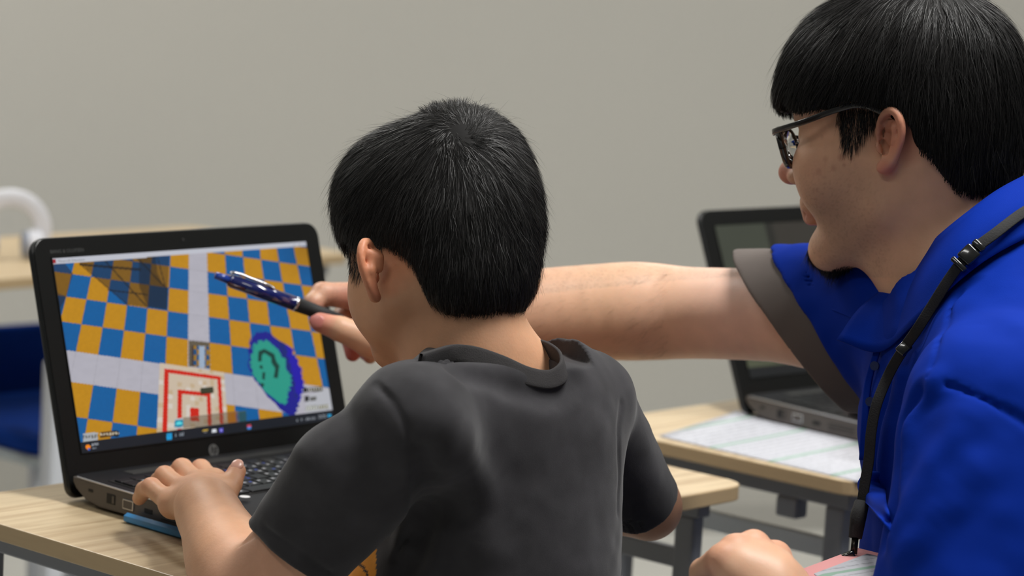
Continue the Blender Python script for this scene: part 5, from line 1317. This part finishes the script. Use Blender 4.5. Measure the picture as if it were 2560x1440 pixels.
bm = bmesh.new(); add_tube(bm, [at(2138, 1345, dz_-0.008), at(2134, 1385, dz_-0.010)], .0032, 10); o = link('swivel', from_bm(bm), M_mt, None, True); attach(o, ly)
bm = bmesh.new(); add_tube(bm, catmull([at(2118, 1382, dz_-0.014), at(2128, 1410, dz_-0.012), at(2128, 1450, dz_-0.010), at(2120, 1500, dz_-0.010)], 5), .0042, 8, flat=(.0055, .003), up=cam_dir(0, 0, -1)); add_tube(bm, catmull([at(2150, 1392, dz_-0.012), at(2142, 1420, dz_-0.012), at(2140, 1460, dz_-0.010)], 4), .003, 8); add_tube(bm, [at(2108, 1398, dz_-0.014), at(2122, 1432, dz_-0.014), at(2130, 1440, dz_-0.013)], [.0010, .004, .004], 8); o = link('clip', from_bm(bm), M_bk, None, True); attach(o, ly)
# clipboard-like stack on his lap: pink sheet under a white one
M_pink = mat('pink_paper', srgb(228, 158, 158), .7)
def sheet4(name, pts, label, m, thick=.0008):
    V = np.array([at(*p) for p in pts]); c = V.mean(0); me = mesh_np(name, V-c, quads=np.array([[0, 1, 2, 3]])); o = link(name, me, m); o.location = Vector(c); md = o.modifiers.new('t', 'SOLIDIFY'); md.thickness = thick
    return tag(o, label, 'paper')
sheet4('pink_sheet', [(1985, 1432, 2.36), (2145, 1372, 2.50), (2420, 1440, 2.40), (2200, 1560, 2.26)], 'pink sheet on the man\'s lap under white papers', M_pink)
sheet4('white_sheet', [(2035, 1436, 2.330), (2168, 1386, 2.455), (2430, 1446, 2.37), (2215, 1575, 2.23)], 'white printed page on top of the pink sheet at the man\'s lap', M_paper)

# ================================================================== the third person: only a hand reaches into the picture
p3 = empty('person', (1.22, -.70, 0), 0, 'person mostly out of frame typing on the second laptop, only a hand visible', 'person')
H3 = Fr((1.22, -.62, 1.05), 0, math.radians(14)); H3.earx = .07
w3 = onz(2235, 1015, .758); k3 = [onz(2172+10*i, 985-5*i, .752) for i in range(4)]; t3 = [onz(2122+14*i, 1006-14*i, .7345) for i in range(4)]
f3 = [A_(finger([k3[i], k3[i]*.45+t3[i]*.55+np.array([0, 0, .016]), t3[i]], [.0105, .0095, .0080]), .001) for i in range(4)]
n3 = [A_(U(head_nodes(H3, True)), 0), A_(U(ear_nodes(H3, -1, -.010, -.052, .8, .6)), .005), A_(U(ear_nodes(H3, 1, -.010, -.052, .8, .6)), .005), A_(RC(H3(0, -.03, -.06), (1.22, -.67, .92), .047, .055), .03),
      A_(EL((1.22, -.70, .72), (.13, .085, .24)), .03), A_(RC((1.10, -.69, .88), (1.34, -.69, .88), .045, .045), .03)]
e3 = np.array([1.08, -.52, .72])
n3 += limb([np.array([1.09, -.69, .88]), e3, w3], [.040, .034, .022], .012)+[A_(RC(w3, k3[i], .019, .0115), .012) for i in range(4)]+[A_(U(f3), .006)]
n3 += limb([np.array([1.35, -.69, .88]), np.array([1.40, -.52, .74]), np.array([1.28, -.33, .76])], [.040, .034, .022], .012)+[A_(RC((1.28, -.33, .76), (1.26, -.27, .75), .02, .013), .01)]
o3, V3 = sdf_obj('body', U(n3), .0042, M_skina); attach(o3, p3); set_col(o3.data, paint(V3, srgb(206, 150, 124), [(t3[0], .05, srgb(210, 112, 98), .6)]))
s3 = U([A_(EL((1.22, -.70, .72), (.142, .097, .25)), .03), A_(RC((1.10, -.69, .88), (1.34, -.69, .88), .055, .055), .03), A_(RC((1.09, -.69, .88), (1.085, -.60, .80), .056, .052), .02), A_(RC((1.35, -.69, .88), (1.375, -.60, .81), .056, .052), .02), S(RC((1.22, -.66, .93), (1.22, -.64, 1.1), .058, .07), .01)])
o, _ = sdf_obj('t_shirt', s3, .006, mat('grey_cloth', srgb(120, 124, 130), .9, noise=(30, .1))); attach(o, p3)
hv3 = U([A_(H3.el((0, -.014, .008), (.084, .102, .089)), .02), A_(H3.el((0, -.046, -.036), (.071, .056, .058)), .03), X(Fn(cutf(H3, zl_boy)), .004)])
o, _ = sdf_obj('hair', Disp(hv3, lambda P: .002*vnoise(P, 90, 3), .003), .004, M_scalp); attach(o, p3)
legs(np.array([1.22, -.70, .50]), np.array([1.12, -.34, .50]), np.array([1.33, -.34, .50]), np.array([1.11, -.32, .11]), np.array([1.34, -.32, .11]), (.075, .055, .038), M_trk, p3, shoe=M_shoe)
chair((1.22, -.72, 0), 0, 'blue chair at the right desk, outside the picture', seat_z=.398, back=(.52, .66), w=.40)
